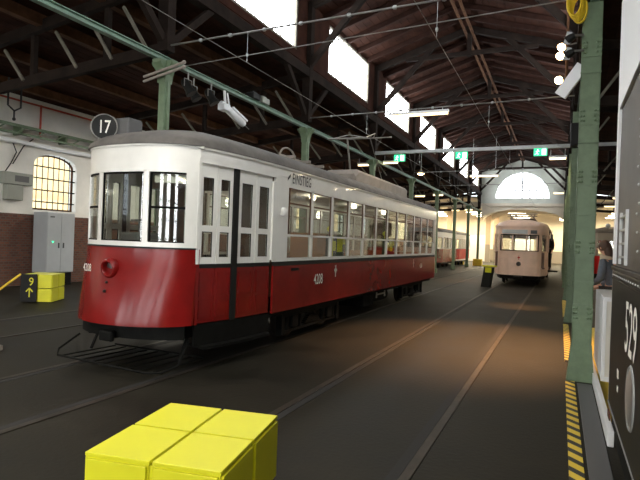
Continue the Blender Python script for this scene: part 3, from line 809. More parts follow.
# lettering and emblems on the right side
text_mesh('EINSTIEG', (TX+1.055, 6.88, 2.43), (0, 1, 0), (0, 0, 1), .15, .66, .003, 1.12).build('entrance_lettering', 'inkb', T, True)
MB().add([(TX+1.054, 6.74, 2.45), (TX+1.054, 6.83, 2.52), (TX+1.054, 6.83, 2.56), (TX+1.054, 6.78, 2.53), (TX+1.054, 6.74, 2.49)], [(0, 1, 2, 3, 4)]).build('entrance_arrow', 'inkb', T, True)
text_mesh('4208', (TX+1.052, 7.76, .88), (0, 1, 0), (0, 0, 1), .165, .72, .003).build('side_number', 'letter', T, True)
text_mesh('4208', (TX+1.052, 14.85, .92), (0, 1, 0), (0, 0, 1), .12, .8, .003).build('rear_side_number', 'letter', T, True)
text_mesh('zur Stadthalle', (TX+1.035, 6.9, 2.21), (0, 1, 0), (0, 0, 1), .085, .72, .002).build('destination_lettering', 'inkg', T, True)
for y, s_ in ((8.66, 1), (14.15, .9)):
    e = MB(); x = TX+1.054
    def q4(y0, y1, z0, z1): e.add([(x, y0, z0), (x, y1, z0), (x, y1, z1), (x, y0, z1)], [(0, 1, 2, 3)])
    q4(y-.018, y+.018, .96, 1.17); q4(y-.06, y+.06, 1.06, 1.10); q4(y-.035, y+.035, 1.035, 1.12); q4(y-.03, y+.03, 1.14, 1.17)
    e.build('emblem', 'letter', T, True)
MB().box(TX+1.05, TX+1.056, 6.95, 7.2, 1.13, 1.17).build('maker_plate', 'under', T, True)
# roof equipment
hm = MB()
prof = [(-.42, 2.98), (-.42, 3.2), (-.36, 3.27), (.36, 3.27), (.42, 3.2), (.42, 2.98)]
hm.loft([[(TX+x*(1 if 0 < i < 5 else .98), y, z if not (i == 0 and z > 3.1) else z-.12) for x, z in prof] for i, y in enumerate((11.2, 11.35, 12.5, 14, 15.4, 15.55))], False)
hm.add([(TX+x*.98, 11.2, z if z < 3.1 else z-.12) for x, z in prof], [tuple(range(6))]); hm.add([(TX+x*.98, 15.55, z) for x, z in prof], [tuple(range(6))])
hm.build('roof_ventilator', 'hump', T, True)
tb = MB()
for x in (-.25, .25): tb.beam((TX+x, 7.9, 3.05), (TX+x, 9.3, 3.05), .04, .04)
for y in (8.0, 8.6, 9.2): tb.beam((TX-.5, y, 3.02), (TX+.5, y, 3.02), .06, .05)
tb.tube([(TX+.3, 8.1+.28*math.cos(a), 3.02+.17*math.sin(a)) for a in [PI*i/10 for i in range(11)]], .018, 6)
tb.build('collector_base', 'hump', T, True)
bc = MB(); bc.tube([(TX, 11.9, 3.2), (TX, 11.7, 3.75), (TX, 11.6, 4.05)], .022, 6); bc.tube([(TX-.5, 11.6, 4.05), (TX+.5, 11.6, 4.05)], .02, 6)
bc.tube([(TX-.45, 11.6, 4.05), (TX-.35, 12.6, 4.35), (TX-.1, 13.2, 4.38)], .014, 6); bc.tube([(TX+.45, 11.6, 4.05), (TX+.35, 12.6, 4.35), (TX+.1, 13.2, 4.38)], .014, 6)
bc.tube([(TX-.6, 13.2, 4.36), (TX+.6, 13.2, 4.36)], .018, 6); bc.tube([(TX, 13.2, 4.36), (TX, 14.5, 3.25)], .012, 6)
bc.build('bow_collector', 'steel', T, True)
# route disc 17 on the roof front
ds = Vector((-5.42, 5.0, 2.97)); dn = Vector((.52, -.85, 0)).normalized(); dr = Vector((0, 0, 1)).cross(dn).normalized()*1
d = MB().lathe([(0, -.04), (.15, -.04), (.165, -.035), (.165, .0), (.155, .004), (0, .004)], ds, dn, 32)
dk = d.build('route_disc', 'black', T, True)
MB().lathe([(.166, -.04), (.172, -.02), (.17, .008), (.158, .008), (.156, .0)], ds, dn, 32).build('disc_rim', 'steel', dk, True)
text_mesh('17', ds-dr*.08+Vector((0, 0, -.08))+dn*.006, dr, (0, 0, 1), .165, .68, .004).build('route_number', 'letter', dk, True)
MB().box(-5.36, -5.1, 5.1, 5.35, 2.86, 3.10, bev=.02).cyl((-5.42, 5.08, 2.7), (-5.42, 5.08, 3.12), .02, n=8).build('disc_bracket', 'greyd', dk, True)

# ------------------------------------------------------------------ simpler trams
def small_tram(name, label, loc, rz, L, low, up, rf_m, nose=.8, w=1.05, zlow=.42, sill=1.32, head=2.1, eave=2.45, lit=False, lens='steel', nwin=8, band=None):
    t = thing(name, label, 'tram', loc, rz)
    fx = .78; ny = .55; rad = .09
    # plan: front at y=0, centre x=0
    out = [(-w, L), (-w, ny+.5), (-fx-.04, .12), (-fx+.08, .02), (-.4, -.03), (0, -.04), (.4, -.03), (fx-.08, .02), (fx+.04, .12), (w, ny+.5), (w, L)]
    b = MB(); b.wall(out, zlow, sill, .04, smooth=False); b.wall([(w, L), (-w, L)], zlow, sill, .04); b.wall([(w, L), (-w, L)], head, eave, .04); b.build('body_panel', low, t)
    if band: MB().wall([(x*1.004, y-.004) for x, y in out], zlow, zlow+.1, .04, smooth=False).build('skirt_band', band, t)
    u = MB(); u.wall(out, sill, sill+.06, .05, smooth=False); u.wall(out, head, eave, .05, smooth=False)
    for i in (2, 3, 7, 8):  # corner posts
        a = Vector(out[i]); 
    def post(p, q, t0, t1):
        a = (p[0]+(q[0]-p[0])*t0, p[1]+(q[1]-p[1])*t0); c = (p[0]+(q[0]-p[0])*t1, p[1]+(q[1]-p[1])*t1); u.wall([a, c], sill, head, .05)
    post(out[2], out[3], 0, 1); post(out[3], out[4], 0, .15); post(out[6], out[7], .85, 1); post(out[7], out[8], 0, 1)
    post(out[1], out[2], .0, .12); post(out[1], out[2], .85, 1); post(out[8], out[9], 0, .15); post(out[8], out[9], .88, 1)
    for x in (-.27, .27): u.wall([(x-.025, -.036), (x+.025, -.036)], sill, head, .04)
    yw = [ny+.5+(L-ny-.5)*k/nwin for k in range(nwin+1)]
    for y in yw:
        for s in (-1, 1): u.box(s*w-.03, s*w+.03, y-.06, min(y+.06, L), sill, head)
    u.build('window_posts', up, t)
    gl = [(x*.975, y+.03) for x, y in out]
    MB().wall(gl, sill+.05, head, .004, smooth=False).build('window_glass', 'glassd', t)
    MB().box(-w+.08, w-.08, .3, L-.1, .75, .8).box(-w+.1, w-.1, .25, .3, .8, sill).box(-.35, -.3, 1.6, 1.65, .8, 2.3).box(.3, .35, 1.6, 1.65, .8, 2.3).build('saloon_floor', 'inwall', t)
    r = MB(); rows = []
    o2 = [(x*1.03, y-.03) for x, y in out]
    for i in range(9):
        a = PI/2*i/8; k = math.cos(a)*.985+.015
        rows.append([(x*k, y+(1-k)*1.0*(1 if y < 1.2 else 0), eave+.015+.33*math.sin(a)) for x, y in o2])
    r.loft(rows, True); r.loft([[(x, y, eave-.01) for x, y in o2], rows[0]], False)
    r.add([(x, y, z) for x, y, z in [rr_[0] for rr_ in rows]]+[(rr_[-1]) for rr_ in rows[::-1]], [tuple(range(18))])
    r.build('roof', rf_m, t)
    uf = MB(); uf.wall([(x*.9, y+.12) for x, y in out], .3, zlow+.02, .05, smooth=False); uf.box(-.8, .8, .4, L-.2, .3, zlow)
    uf.build('underframe', 'under', t)
    for yc in (2.2, L-2.2):
        for d in (-.7, .7):
            for s in (-1, 1): MB().lathe([(0, -.04), (.3, -.04), (.36, .05), (.36, .07), (.2, .07), (0, .03)], (s*.71, yc+d, .375), (-s, 0, 0), 20).build('wheel', 'under', t)
    return t, out
ct, out = small_tram('tram', 'cream coloured old tram standing at the far end of the middle track', (-1.53, 23.0, 0), 0, 11.5, 'cream', 'cream', 'cream', zlow=.46, sill=1.42, head=2.14, eave=2.46)
MB().box(-.68, .3, -.07, -.02, 2.17, 2.33).build('destination_box', 'galv', ct); MB().box(.42, .66, -.06, 0, 2.18, 2.32).build('route_box', 'greyd', ct)
MB().box(-.72, .72, -.05, -.035, 1.46, 1.49).box(-.72, .72, -.05, -.035, 2.1, 2.13).box(-.74, -.7, -.05, -.03, 1.46, 2.13).box(.70, .74, -.05, -.03, 1.46, 2.13).build('windscreen_frame', 'under', ct)
h = MB().lathe([(.08, .0), (.13, .0), (.13, -.06), (.11, -.08), (.09, -.05)], (0, -.04, .93), (0, 1, 0), 24).build('headlamp_ring', 'cream', ct)
MB().lathe([(0, -.03), (.1, -.02), (.1, 0)], (0, -.045, .93), (0, 1, 0), 20).build('headlamp_lens', 'greyd', h)
MB().box(-.05, .05, -.052, -.03, 1.17, 1.21).box(-.012, .012, -.052, -.03, 1.1, 1.27).build('emblem', 'red2', ct)
MB().box(-.16, .16, -.5, -.04, .32, .44, bev=.02).build('bumper', 'under', ct)
pg = MB(); pg.box(-.5, .5, 1.2, 4.2, 2.83, 2.88); 
for a, b in (((-.45, 1.4, 2.9), (-.3, 2.4, 3.08)), ((.45, 1.4, 2.9), (.3, 2.4, 3.08)), ((-.3, 2.4, 3.08), (-.45, 3.6, 2.92)), ((.3, 2.4, 3.08), (.45, 3.6, 2.92)), ((-.6, 1.3, 3.06), (.6, 1.3, 3.06)), ((-.6, 1.1, 2.95), (.6, 1.1, 2.95)), ((-.45, 1.4, 2.9), (-.5, 1.3, 3.06)), ((.45, 1.4, 2.9), (.5, 1.3, 3.06))): pg.cyl(a, b, .022, n=6)
pg.build('pantograph', 'hump', ct)
MB().tube([(1.06, 1.2, 2.35), (1.2, 1.0, 2.35), (1.2, 1.0, 2.2)], .012, 6).box(1.15, 1.25, .98, 1.0, 1.95, 2.2).build('mirror', 'greyd', ct)
for i, (y, lb) in enumerate(((34.2, 'red and ivory tram beyond the column row, partly hidden by the big tram'), )):
    rt, _ = small_tram('tram', lb, (-8.15, y, 0), 0, 5.9, 'red', 'white', 'roof', nwin=5)
rt, _ = small_tram('tram', 'faded red and ivory tram car with pale skirt, farthest behind the left columns', (-8.15, 40.5, 0), 0, 5.9, 'red2', 'white', 'roof', nwin=6, band='white')
rt, _ = small_tram('tram', 'dark red tram seen in the gap between green column and black locomotive', (2.4, 30, 0), 0, 10.5, 'red2', 'dado', 'roof', nwin=8, eave=2.5)
MB().lathe([(0, -.1), (.1, -.1), (.12, -.05), (.12, .05), (.0, .06)], (-.25, .1, 2.85), (0, 1, 0), 20).build('roof_headlamp', 'grey', rt)

# ------------------------------------------------------------------ black locomotive 529
LO = thing('locomotive', 'black steam tram locomotive number 529 at the right edge of the view', 'locomotive', (1.6, 1.5, 0))
x0, x1, y1 = .42, 2.7, 5.2
sh = MB().box(x0, x1, -2.6, y1, .30, 1.44, bev=.012); sh.build('lower_casing', 'loco', LO, True)
MB().box(x0+.03, x1-.03, -2.5, y1-.05, .06, .30).build('skirt', 'under', LO, True)
MB().box(x0-.012, x1, -2.6, y1+.012, 1.44, 1.475, bev=.006).box(x0-.006, x0, -2.6, y1, 1.36, 1.375).build('waist_ledge', 'steelrail', LO, True)
MB().box(x0-.006, x0+.01, -2.6, y1, .30, .312).build('lower_lining', 'galv', LO, True)
MB().box(x0+.0, x0+.05, y1-.04, y1+.01, .32, 1.44).build('corner_angle', 'galv', LO, True)
ub = MB(); rows = []
for z, d, yy in ((1.475, .015, y1-.02), (2.4, .015, y1-.02), (3.2, .03, y1-.02), (3.7, .07, y1-.03), (4.0, .2, y1-.1), (4.15, .5, y1-.3)):
    rows.append([(x0+d, -2.5, z), (x0+d, yy-.08, z), (x0+d+.025, yy-.02, z), (x0+d+.09, yy, z), (x1-.09-d, yy, z), (x1-d, yy-.08, z), (x1-d, -2.5, z)])
ub.loft(rows, True); ub.add(rows[-1], [tuple(range(7))]); ub.add([r[0] for r in rows]+[r[-1] for r in rows[::-1]], [tuple(range(12))])
ub.build('upper_casing', 'locog', LO, True)
MB().box(x0-.004, x0+.03, -2.5, y1-.02, 2.8, 3.75, bev=.003).box(x0-.004, x0+.02, y1-.12, y1-.005, 1.49, 2.8, bev=.003).build('white_cove_and_corner_highlight', 'whitep', LO, True)  # white cove; the corner strip paints in the bright edge highlight
rv = MB()
for k in range(60):
    rv.sphere((x0-.0, 5.1-.12*k, 1.40), .009, 6)
for z in (1.6, 1.9, 2.2, 2.6): 
    for k in range(3): rv.sphere((x0+.015, 3.75+.05*k, z+.12*k), .010, 6)
rv.build('rivets', 'galv', LO, True)['kind'] = 'stuff'
gr = MB()
for k in range(4): gr.box(x0-.005, x0+.018, 4.3, 4.7, 1.55+.1*k, 1.565+.1*k)
gr.box(x0-.005, x0+.018, 4.29, 4.31, 1.5, 1.9); gr.box(x0-.005, x0+.018, 4.69, 4.71, 1.5, 1.9); gr.build('vent_grille', 'galv', LO, True)
# reading direction: the side faces -X, so left-to-right runs towards the camera (-Y)
text_mesh('529', (x0-.003, 4.1, .94), (0, -1, 0), (0, 0, 1), .33, .85, .002).build('number', 'letter', LO, True)
bf = MB().lathe([(0, .022), (.08, .02), (.15, .012), (.185, .0)], (x0, 3.73, .70), (-1, 0, 0), 32)
dd = bf.build('round_cover', 'chrome', LO, True); MB().lathe([(.18, 0), (.19, .01), (.2, .0)], (x0, 3.73, .70), (-1, 0, 0), 32).build('cover_rim', 'galv', dd, True)
MB().box(x0-.004, x0, 4.44, 4.52, .66, .72).box(x0-.004, x0, 4.45, 4.5, .56, .6).build('inspection_mark', 'letter', LO, True)
MB().box(x0-.01, x0, 4.95, 5.1, .2, .26).build('step_block', 'brick', LO, True)
for yc in (.2, 3.0):
    for s in (x0+.3, x1-.3): MB().lathe([(0, -.04), (.3, -.04), (.36, .05), (.36, .07), (0, .07)], (s, yc, .375), (1, 0, 0), 20).build('wheel', 'under', LO, True)

# ------------------------------------------------------------------ yellow cubes
def cube_proto():
    t = thing('display_cube', '', 'box', (0, 0, 0), 0)
    sx, sy, h = .305, .35, .32
    b = MB(); b.box(-sx/2+.006, sx/2-.006, -sy/2+.006, sy/2-.006, .005, h-.006); b.build('carcass', 'yellow', t)
    MB().box(-sx/2, sx/2, -sy/2, sy/2, h-.016, h, bev=.002).build('top_panel', 'yellow', t)
    for s in (-1, 1):
        MB().box(s*sx/2-.007, s*sx/2+.007, -sy/2+.012, sy/2-.012, .008, h-.024, bev=.002).build('side_panel', 'yellow', t)
        MB().box(-sx/2+.012, sx/2-.012, s*sy/2-.007, s*sy/2+.007, .008, h-.024, bev=.002).build('side_panel', 'yellow', t)
    return t
cp0 = cube_proto(); first = True; ang = R(11)
pos = {(-1, -1): 'front left', (1, -1): 'front right', (-1, 1): 'rear left', (1, 1): 'rear right'}
cc = Vector((-1.57, 2.04, 0))
for lay, z in (('lower', 0.0), ('upper', .345)):
    for (i, j), w_ in pos.items():
        o = cp0 if first else copy_tree(cp0); first = False
        k = 1.0 if lay == 'upper' else 1.0
        off = Matrix.Rotation(ang, 3, 'Z') @ Vector((i*.16, j*.183, 0))
        o.location = (cc.x+off.x, cc.y+off.y, z); o.rotation_euler = (0, 0, ang)
        o['label'] = '%s bright yellow cube in the %s layer of the block in the foreground' % (w_, lay); o['group'] = 'yellow cubes in the foreground'
# packing feet between layers
# back stack with number 9
Bc = Vector((-10.66, 8.28, 0)); ba = R(30)
for lay, z in (('lower', 0.01), ('upper', .32)):
    for (i, j), w_ in pos.items():
        o = copy_tree(cp0); off = Matrix.Rotation(ba, 3, 'Z') @ Vector((i*.158, j*.18, 0)); o.location = (Bc.x+off.x, Bc.y+off.y, z); o.rotation_euler = (0, 0, ba)
        o.scale = (1.0, 1.0, .93)
        o['label'] = '%s yellow cube in the %s layer of the stack with number 9' % (w_, lay); o['group'] = 'yellow cubes of the stack by the grey cabinet'
mb_ = Matrix.Translation(Bc) @ Matrix.Rotation(ba, 4, 'Z')
sg = thing('sign_panel', 'black panel with yellow 9 and upward arrow on the far yellow cube stack', 'sign', tuple(mb_ @ Vector((-.165, -.385, 0))), ba)
MB().box(-.17, .17, -.012, .006, .02, .625).build('panel', 'black', sg)
text_mesh('9', (.0, -.014, .38), (1, 0, 0), (0, 0, 1), .17, .9, .003).build('number', 'yellow', sg)
aw2 = MB().beam((.02, -.016, .12), (.02, -.016, .32), .025, .004, up=(0, 1, 0)); aw2.beam((-.05, -.017, .24), (.02, -.017, .32), .025, .004, up=(0, 1, 0)); aw2.beam((.09, -.017, .24), (.02, -.017, .32), .025, .004, up=(0, 1, 0)); aw2.build('arrow', 'yellow', sg)
o = MB().cyl((-10.68, 7.70, .62), (-9.75, 6.0, .03), .025, n=10).build('barrier_pole', 'yelb', loc=(-9.6, 6.5, .3)); tag(o, 'slanting yellow barrier pole leaning on the cube stack with the number 9', 'pole')
# cabinet
cb = thing('electrical_cabinet', 'tall light grey two-door electrical cabinet under the arched window', 'cabinet', (-13.62, 10.85, 0))
MB().box(-.3, .28, -.46, .46, .38, 2.13, bev=.01).build('body', 'grey', cb); MB().box(-.28, .24, -.44, .44, 0, .38).build('plinth', 'under', cb)
for s in (-1, 1):
    d = MB().box(.28, .30, min(0, s*.455)+.004, max(0, s*.455)-.004, .4, 2.11, bev=.004).build('door', 'grey', cb)
    MB().box(.30, .325, s*.08-.015, s*.08+.015, 1.1, 1.25).build('door_handle', 'greyd', d)
M['led'] = mat('green_pilot_light', (.0, .6, .2), .4, emit=(0, 1, .3), estr=6)
MB().box(.301, .306, -.38, -.24, 1.98, 2.02).build('name_plate', 'greyd', cb); MB().sphere((.305, -.28, 1.28), .018, 8).build('pilot_light', 'led', cb)
# wall boxes
wb_ = thing('junction_box', 'grey green electrical box mounted on the white wall left of the arched window', 'electrical box', (-13.9, 9.8, 2.9))
MB().box(-.1, .12, -.42, .42, -.05, .28, bev=.01).build('casing', 'boxg', wb_)
MB().box(.12, .125, -.12, .3, .03, .2).build('meter_window', 'greyd', wb_)
wb2 = MB().box(-.1, .1, -.3, .18, -.42, 0, bev=.01).build('switch_box', 'boxg', loc=(-13.9, 9.75, 2.83)) if False else None
wb2 = MB().box(-.1, .1, -.24, .24, -.42, 0, bev=.01).build('switch_box', 'boxg'); wb2.location = (-13.9, 9.72, 2.84)
tag(wb2, 'smaller grey green box fixed just below the junction box on the wall', 'electrical box')
for i, (pts, lb) in enumerate((([(0, -.35), (.15, .3), (.3, .7), (.15, 1.1)], 'black cable looping up from the junction box to the wall tray'), ([(.2, .3), (.5, .9), (.8, 1.2)], 'second black cable curving up the wall beside the junction box'))):
    cbm = MB().tube([(-13.93, 9.5+u_+.0, 3.15+v_*.9 if i else 3.2+max(0, v_)*.8) for u_, v_ in pts], .015, 6); o = cbm.build('cable', 'black', loc=(-13.93, 9.6, 3.4)); tag(o, lb, 'cable')
rp = MB().cyl((-13.92, 10.5, 4.3), (-13.92, 10.5, 5.25), .028, n=8); o = rp.build('conduit', 'redpipe', loc=(-13.92, 10.62, 4)); tag(o, 'vertical red conduit on the upper left wall', 'pipe')
rp = MB().cyl((-13.92, 0, 5.22), (-13.92, 40, 5.22), .028, n=8); o = rp.build('conduit', 'redpipe', loc=(-13.92, 20, 5.22)); tag(o, 'long red conduit running just under the left eaves', 'pipe')
o = MB().box(-13.98, -13.78, 0, 44, 4.0, 4.1, bev=.02).build('cable_duct', 'whitep', loc=(-13.85, 20, 4)); tag(o, 'long white cable duct along the left wall above the window', 'duct')
o = MB(); o.box(-13.7, -13.64, 0, 44, 4.42, 4.5); o.box(-13.7, -13.64, 0, 44, 4.22, 4.28)
for k in range(30): o.box(-13.97, -13.64, 1+1.45*k, 1.05+1.45*k, 4.22, 4.5)
for k in range(14): o.beam((-13.67, 9+.6*k, 4.25), (-13.67, 9.3+.6*k, 4.46), .03, .03)
o = o.build('cable_rack', 'green', loc=(-13.7, 20, 4.3)); tag(o, 'dark green lattice cable rack fixed along the left wall', 'rack')
hk = MB().tube([(-11.0, 7.5, 4.9), (-11.0, 7.5, 4.3), (-11.0, 7.65, 4.2), (-11.0, 7.8, 4.3), (-11.0, 7.8, 4.9)], .022, 6).cyl((-11, 7.65, 4.2), (-11, 7.65, 4.02), .02, n=6).sphere((-11, 7.65, 4.02), .04, 8)
o = hk.build('wire_hanger', 'black', loc=(-11, 8.15, 4.4)); tag(o, 'black U shaped wire hanger under the left aisle roof', 'hanger')
o = MB().box(-1.0, .32, -.16, .16, 0, .07, bev=.01).build('ramp_plate', 'dado', at=(-6.95, 4.42, 0)); tag(o, 'low grey plate lying on the floor at the left edge', 'plate')
# yellow things seen through the tram: dark info stands with yellow marks, standing beyond the tram
M['vest'] = mat('bright_yellow_sign', (.95, .88, .01), .6)
for (px1, py1, lb) in ((-3.74, 8.83, 'dark stand with bright yellow marks seen through the second tram window'), (-3.74, 12.05, 'dark stand with yellow marks seen through the seventh tram window')):
    t = thing('info_stand', lb, 'sign', (px1, py1, .78))
    MB().box(-.03, .03, -.36, .4, 0, .92, bev=.01).build('board', 'black', t)
    g = MB(); g.box(.032, .045, -.32, -.19, .48, .92); g.box(.032, .045, -.19, -.06, .64, .82); g.box(.032, .045, .02, .26, .62, .88); g.box(.032, .045, .2, .38, .76, .9)
    g.build('yellow_mark', 'vest', t)
    MB().cyl((.0, -.25, .9), (.0, -.25, 1.0), .015, n=8).sphere((.0, -.25, 1.03), .055, 12).build('yellow_ball', 'vest', t)
# leaning black info stele with yellow top
st = thing('info_stele', 'slanting black info stele with yellow top near the cream tram', 'sign', (-2.62, 21.6, 0), R(-20))
b = MB(); b.loft([[(x+dx, y, z) for x, y in ((-.17, -.1), (.17, -.1), (.17, .1), (-.17, .1))] for z, dx in ((0, 0), (.78, .12))], False, True); b.add([(-.17, -.1, 0), (.17, -.1, 0), (.17, .1, 0), (-.17, .1, 0)], [(0, 1, 2, 3)])
b.build('column', 'black', st)
MB().box(-.1, .36, -.17, .17, .8, .86, rz=0, bev=.01).box(.0, .26, -.115, -.1, .58, .78).build('reading_desk', 'yellow', st)
for i, (x, y, lb) in enumerate(((-6.3, 45.3, 'small yellow box at the foot of the farthest left column'), (-7.9, 47.0 - .9, 'small yellow box behind the far left columns'))):
    o = MB().box(-.35, .35, -.25, .25, 0, .55, bev=.01).box(-.34, .34, -.26, -.25, .26, .28).build('display_cube', 'yeld'); o.location = (x+.2, y-.9, 0)
    tag(o, lb, 'box')

# ------------------------------------------------------------------ back hall
for i, (x, y) in enumerate(((-6.78, 56.2), (-6.15, 57.6), (-10.5, 55), (1.5, 55))):
    t = thing('pillar', ['cream pillar with grey foot, left one of the close pair in the far hall', 'cream pillar with grey foot, right one of the close pair in the far hall', 'cream pillar with grey foot far behind the red trams', 'cream pillar with grey foot at the right of the far hall'][i], 'pillar', (x, y, 0))
    MB().box(-.22, .22, -.22, .22, 1.8, 5.8).build('shaft', 'pinkw', t); MB().box(-.225, .225, -.225, .225, 0, 1.8).build('grey_foot', 'dado', t)
o = MB().box(-1.1, 1.1, -.05, .05, 0, 2.75).build('backdrop_panel', 'whitep'); o.location = (-8.3, 58, 0); tag(o, 'tall white backdrop panel left of the paired pillars in the far hall', 'panel')
o = MB().box(-1.4, 1.4, -.05, .05, 0, 4.2).build('backdrop_panel', 'whitep', loc=(0, 0, 0)); o.location = (-4.0, 61, 0); tag(o, 'white panel behind the cream tram in the far hall', 'panel')
# arch ribs in the back hall
for i, y in enumerate((51.5, 56.5)):
    rb = MB(); n = 16
    for k in range(n):
        a0, a1 = PI*k/n, PI*(k+1)/n; f_ = lambda a: (CX+3.6*math.cos(a), 4.0+1.1*math.sin(a))
        (xa, za), (xb, zb) = f_(a0), f_(a1)
        vs = [(x, yy, z) for yy in (y, y+.35) for x, z in ((xa, za), (xb, zb), (xb, 5.8), (xa, 5.8))]
        rb.add(vs, [(3, 2, 1, 0), (4, 5, 6, 7), (0, 1, 5, 4)])
    struct(rb.build('trim_%d' % (2+i), 'creamw'))

# ------------------------------------------------------------------ lamps
def tube_light(x, y, z, L, lb, m='tube', power=0, hang=True, grp=None, axis='x', col=(1, .8, .5)):
    t = thing('tube_light', lb, 'lamp', (x, y, z), 0 if axis == 'x' else PI/2, grp)
    MB().box(-L/2, L/2, -.05, .05, .03, .09).build('housing', 'whitep', t)
    MB().cyl((-L/2+.02, 0, 0), (L/2-.02, 0, 0), .028, n=10).build('tube', m, t)
    if hang:
        for s in (-1, 1): MB().cyl((s*L*.4, 0, .09), (s*L*.4, 0, .09+hang), .006, n=5).build('hanger', 'galv', t)
    if power:
        ld = bpy.data.lights.new('tube_glow', 'AREA'); ld.shape = 'RECTANGLE'; ld.size = L; ld.size_y = .1; ld.energy = power; ld.color = col
        lo = bpy.data.objects.new('tube_glow', ld); C.objects.link(lo); lo.parent = t; lo.location = (0, 0, -.04)
    return t
tube_light(-3.3, 12.75, 4.78, 1.5, 'bright tube light hanging on the second span rod above the middle of the hall', power=20, hang=.06)
tube_light(-3.9, 29.6, 5.40, 1.5, 'tube light far down the nave in front of the end wall', hang=2.0)
names = ['third', 'fifth', 'seventh']
for i, (y, z, xa, xb) in enumerate(((19.5, 4.62, -7.1, -6.05), (30.3, 4.38, -7.55, -6.5), (41.5, 4.3, -7.5, -6.5))):
    tube_light(xa, y, z, .6, 'left lamp of the pair behind the %s left column' % names[i], power=20, hang=.2)
    tube_light(xb, y, z+.06, .6, 'right lamp of the pair behind the %s left column' % names[i], power=20, hang=.2)
for i, (y, z) in enumerate(((17.6, 4.36), (29.0, 4.4))):
    tube_light(-.16, y, z, .5, 'tube light crossing the right column row near the %s column' % names[i], power=25, hang=.2)
for i, (x, y) in enumerate(((-2.8, 2.6), (-2.8, -3.0), (-3.4, -6.4), (-.2, -.35))):  # unseen fill tubes added; the low last one stands in for a flash
    tube_light(x, y, 4.8 if i < 3 else 2.9, 1.5, 'unseen tube light added above the viewer as fill', power=85 if i < 3 else 42, hang=.06, grp='added fill tube lights above the viewer', m='tubew', col=(1, .95, .85))
for i in range(4):
    for j in range(5):
        x = -12+4.2*j; y = 49.5+3.6*i
        tube_light(x, y, 4.6 if j in (2, 3) else 4.9, 1.5, 'tube light in the far cream hall, %s row from the arch, %s' % (('first', 'second', 'third', 'fourth')[i], ('far left', 'left', 'centre left', 'centre right', 'right')[j]), power=260, hang=.8, grp='tube lights of the far hall', m='tubew', col=(1, .84, .56))
# left aisle far tubes (seen above the red trams)
for i in range(4):
    tube_light(-9.6, 31+4.2*i, 4.3, 1.5, 'tube light over the far red trams in the left aisle, %s from the viewer' % ('first', 'second', 'third', 'fourth')[i], power=14, hang=.3, grp='left aisle tube lights', m='tubew')
for i in range(4):
    tube_light(3.2, 20+6*i, 4.4, 1.5, 'tube light in the right aisle behind the dark red tram, %s from the viewer' % ('first', 'second', 'third', 'fourth')[i], power=50, hang=.3, grp='right aisle tube lights')
for i, y in enumerate((1.5, 4.2, 13.5, 19.0, 25.0)): tube_light(-10.6, y, 4.5, 1.5, 'tube light added as unseen fill in the left aisle', power=110, hang=.2, grp='tube lights of the near left aisle', m='tubew', col=(1, .93, .8))  # hidden tubes added to brighten the left wall and tram windows
for o_ in [o for o in C.objects if o.get('group') == 'tube lights of the near left aisle']:
    ld = bpy.data.lights.new('tube_glow', 'POINT'); ld.energy = 28; ld.color = (1, .9, .74); ld.shadow_soft_size = .15  # extra point fill added for the upper left wall
    lo = bpy.data.objects.new('tube_glow', ld); C.objects.link(lo); lo.parent = o_; lo.location = (0, 0, -.12)
# exit signs
def exit_sign(x, y, z, lb, flip=1):
    t = thing('exit_sign', lb, 'sign', (x, y, z))
    MB().box(-.2, .2, -.03, .03, -.12, .12, bev=.005).build('housing', 'exitg', t)
    g = MB(); Y = -.034
    def q(x0, x1, z0, z1): g.add([(x0, Y, z0), (x1, Y, z0), (x1, Y, z1), (x0, Y, z1)], [(0, 1, 2, 3)])
    q(.04*flip-.0, .04*flip+.13, -.1, .1)
    g.lathe([(0, 0), (.02, 0)], (-.08, Y, .07), (0, 1, 0), 12)
    for a, b in (((-.08, .045), (-.1, -.02)), ((-.1, -.02), (-.06, -.06)), ((-.06, -.06), (-.08, -.1)), ((-.1, -.02), (-.13, -.07)), ((-.13, -.07), (-.17, -.07)), ((-.09, .04), (-.03, .02)), ((-.09, .04), (-.14, .0))):
        g.beam((a[0], Y, a[1]), (b[0], Y, b[1]), .016, .004, up=(0, 1, 0))
    g.build('running_figure', 'exitw', t)
exit_sign(-5.35, 18.3, 4.66, 'green exit sign on the grey beam, leftmost of three'); exit_sign(-3.17, 18.3, 4.68, 'green exit sign on the grey beam, middle of three'); exit_sign(-.68, 18.3, 4.70, 'green exit sign on the grey beam, rightmost of three')
# orange lantern
t = thing('lantern', 'small orange glowing lamp hanging under the grey beam near the left', 'lamp', (-4.58, 18.4, 4.1)); MB().cyl((0, 0, .1), (0, 0, .75), .008, n=6).build('rod', 'galv', t); MB().lathe([(.03, .12), (.13, .02), (.14, 0), (.05, 0)], (0, 0, 0), (0, 0, 1), 16).build('shade', 'steel', t); MB().sphere((0, 0, -.01), .07, 12, (1.6, 1, .6)).build('bulb', 'bulb', t)
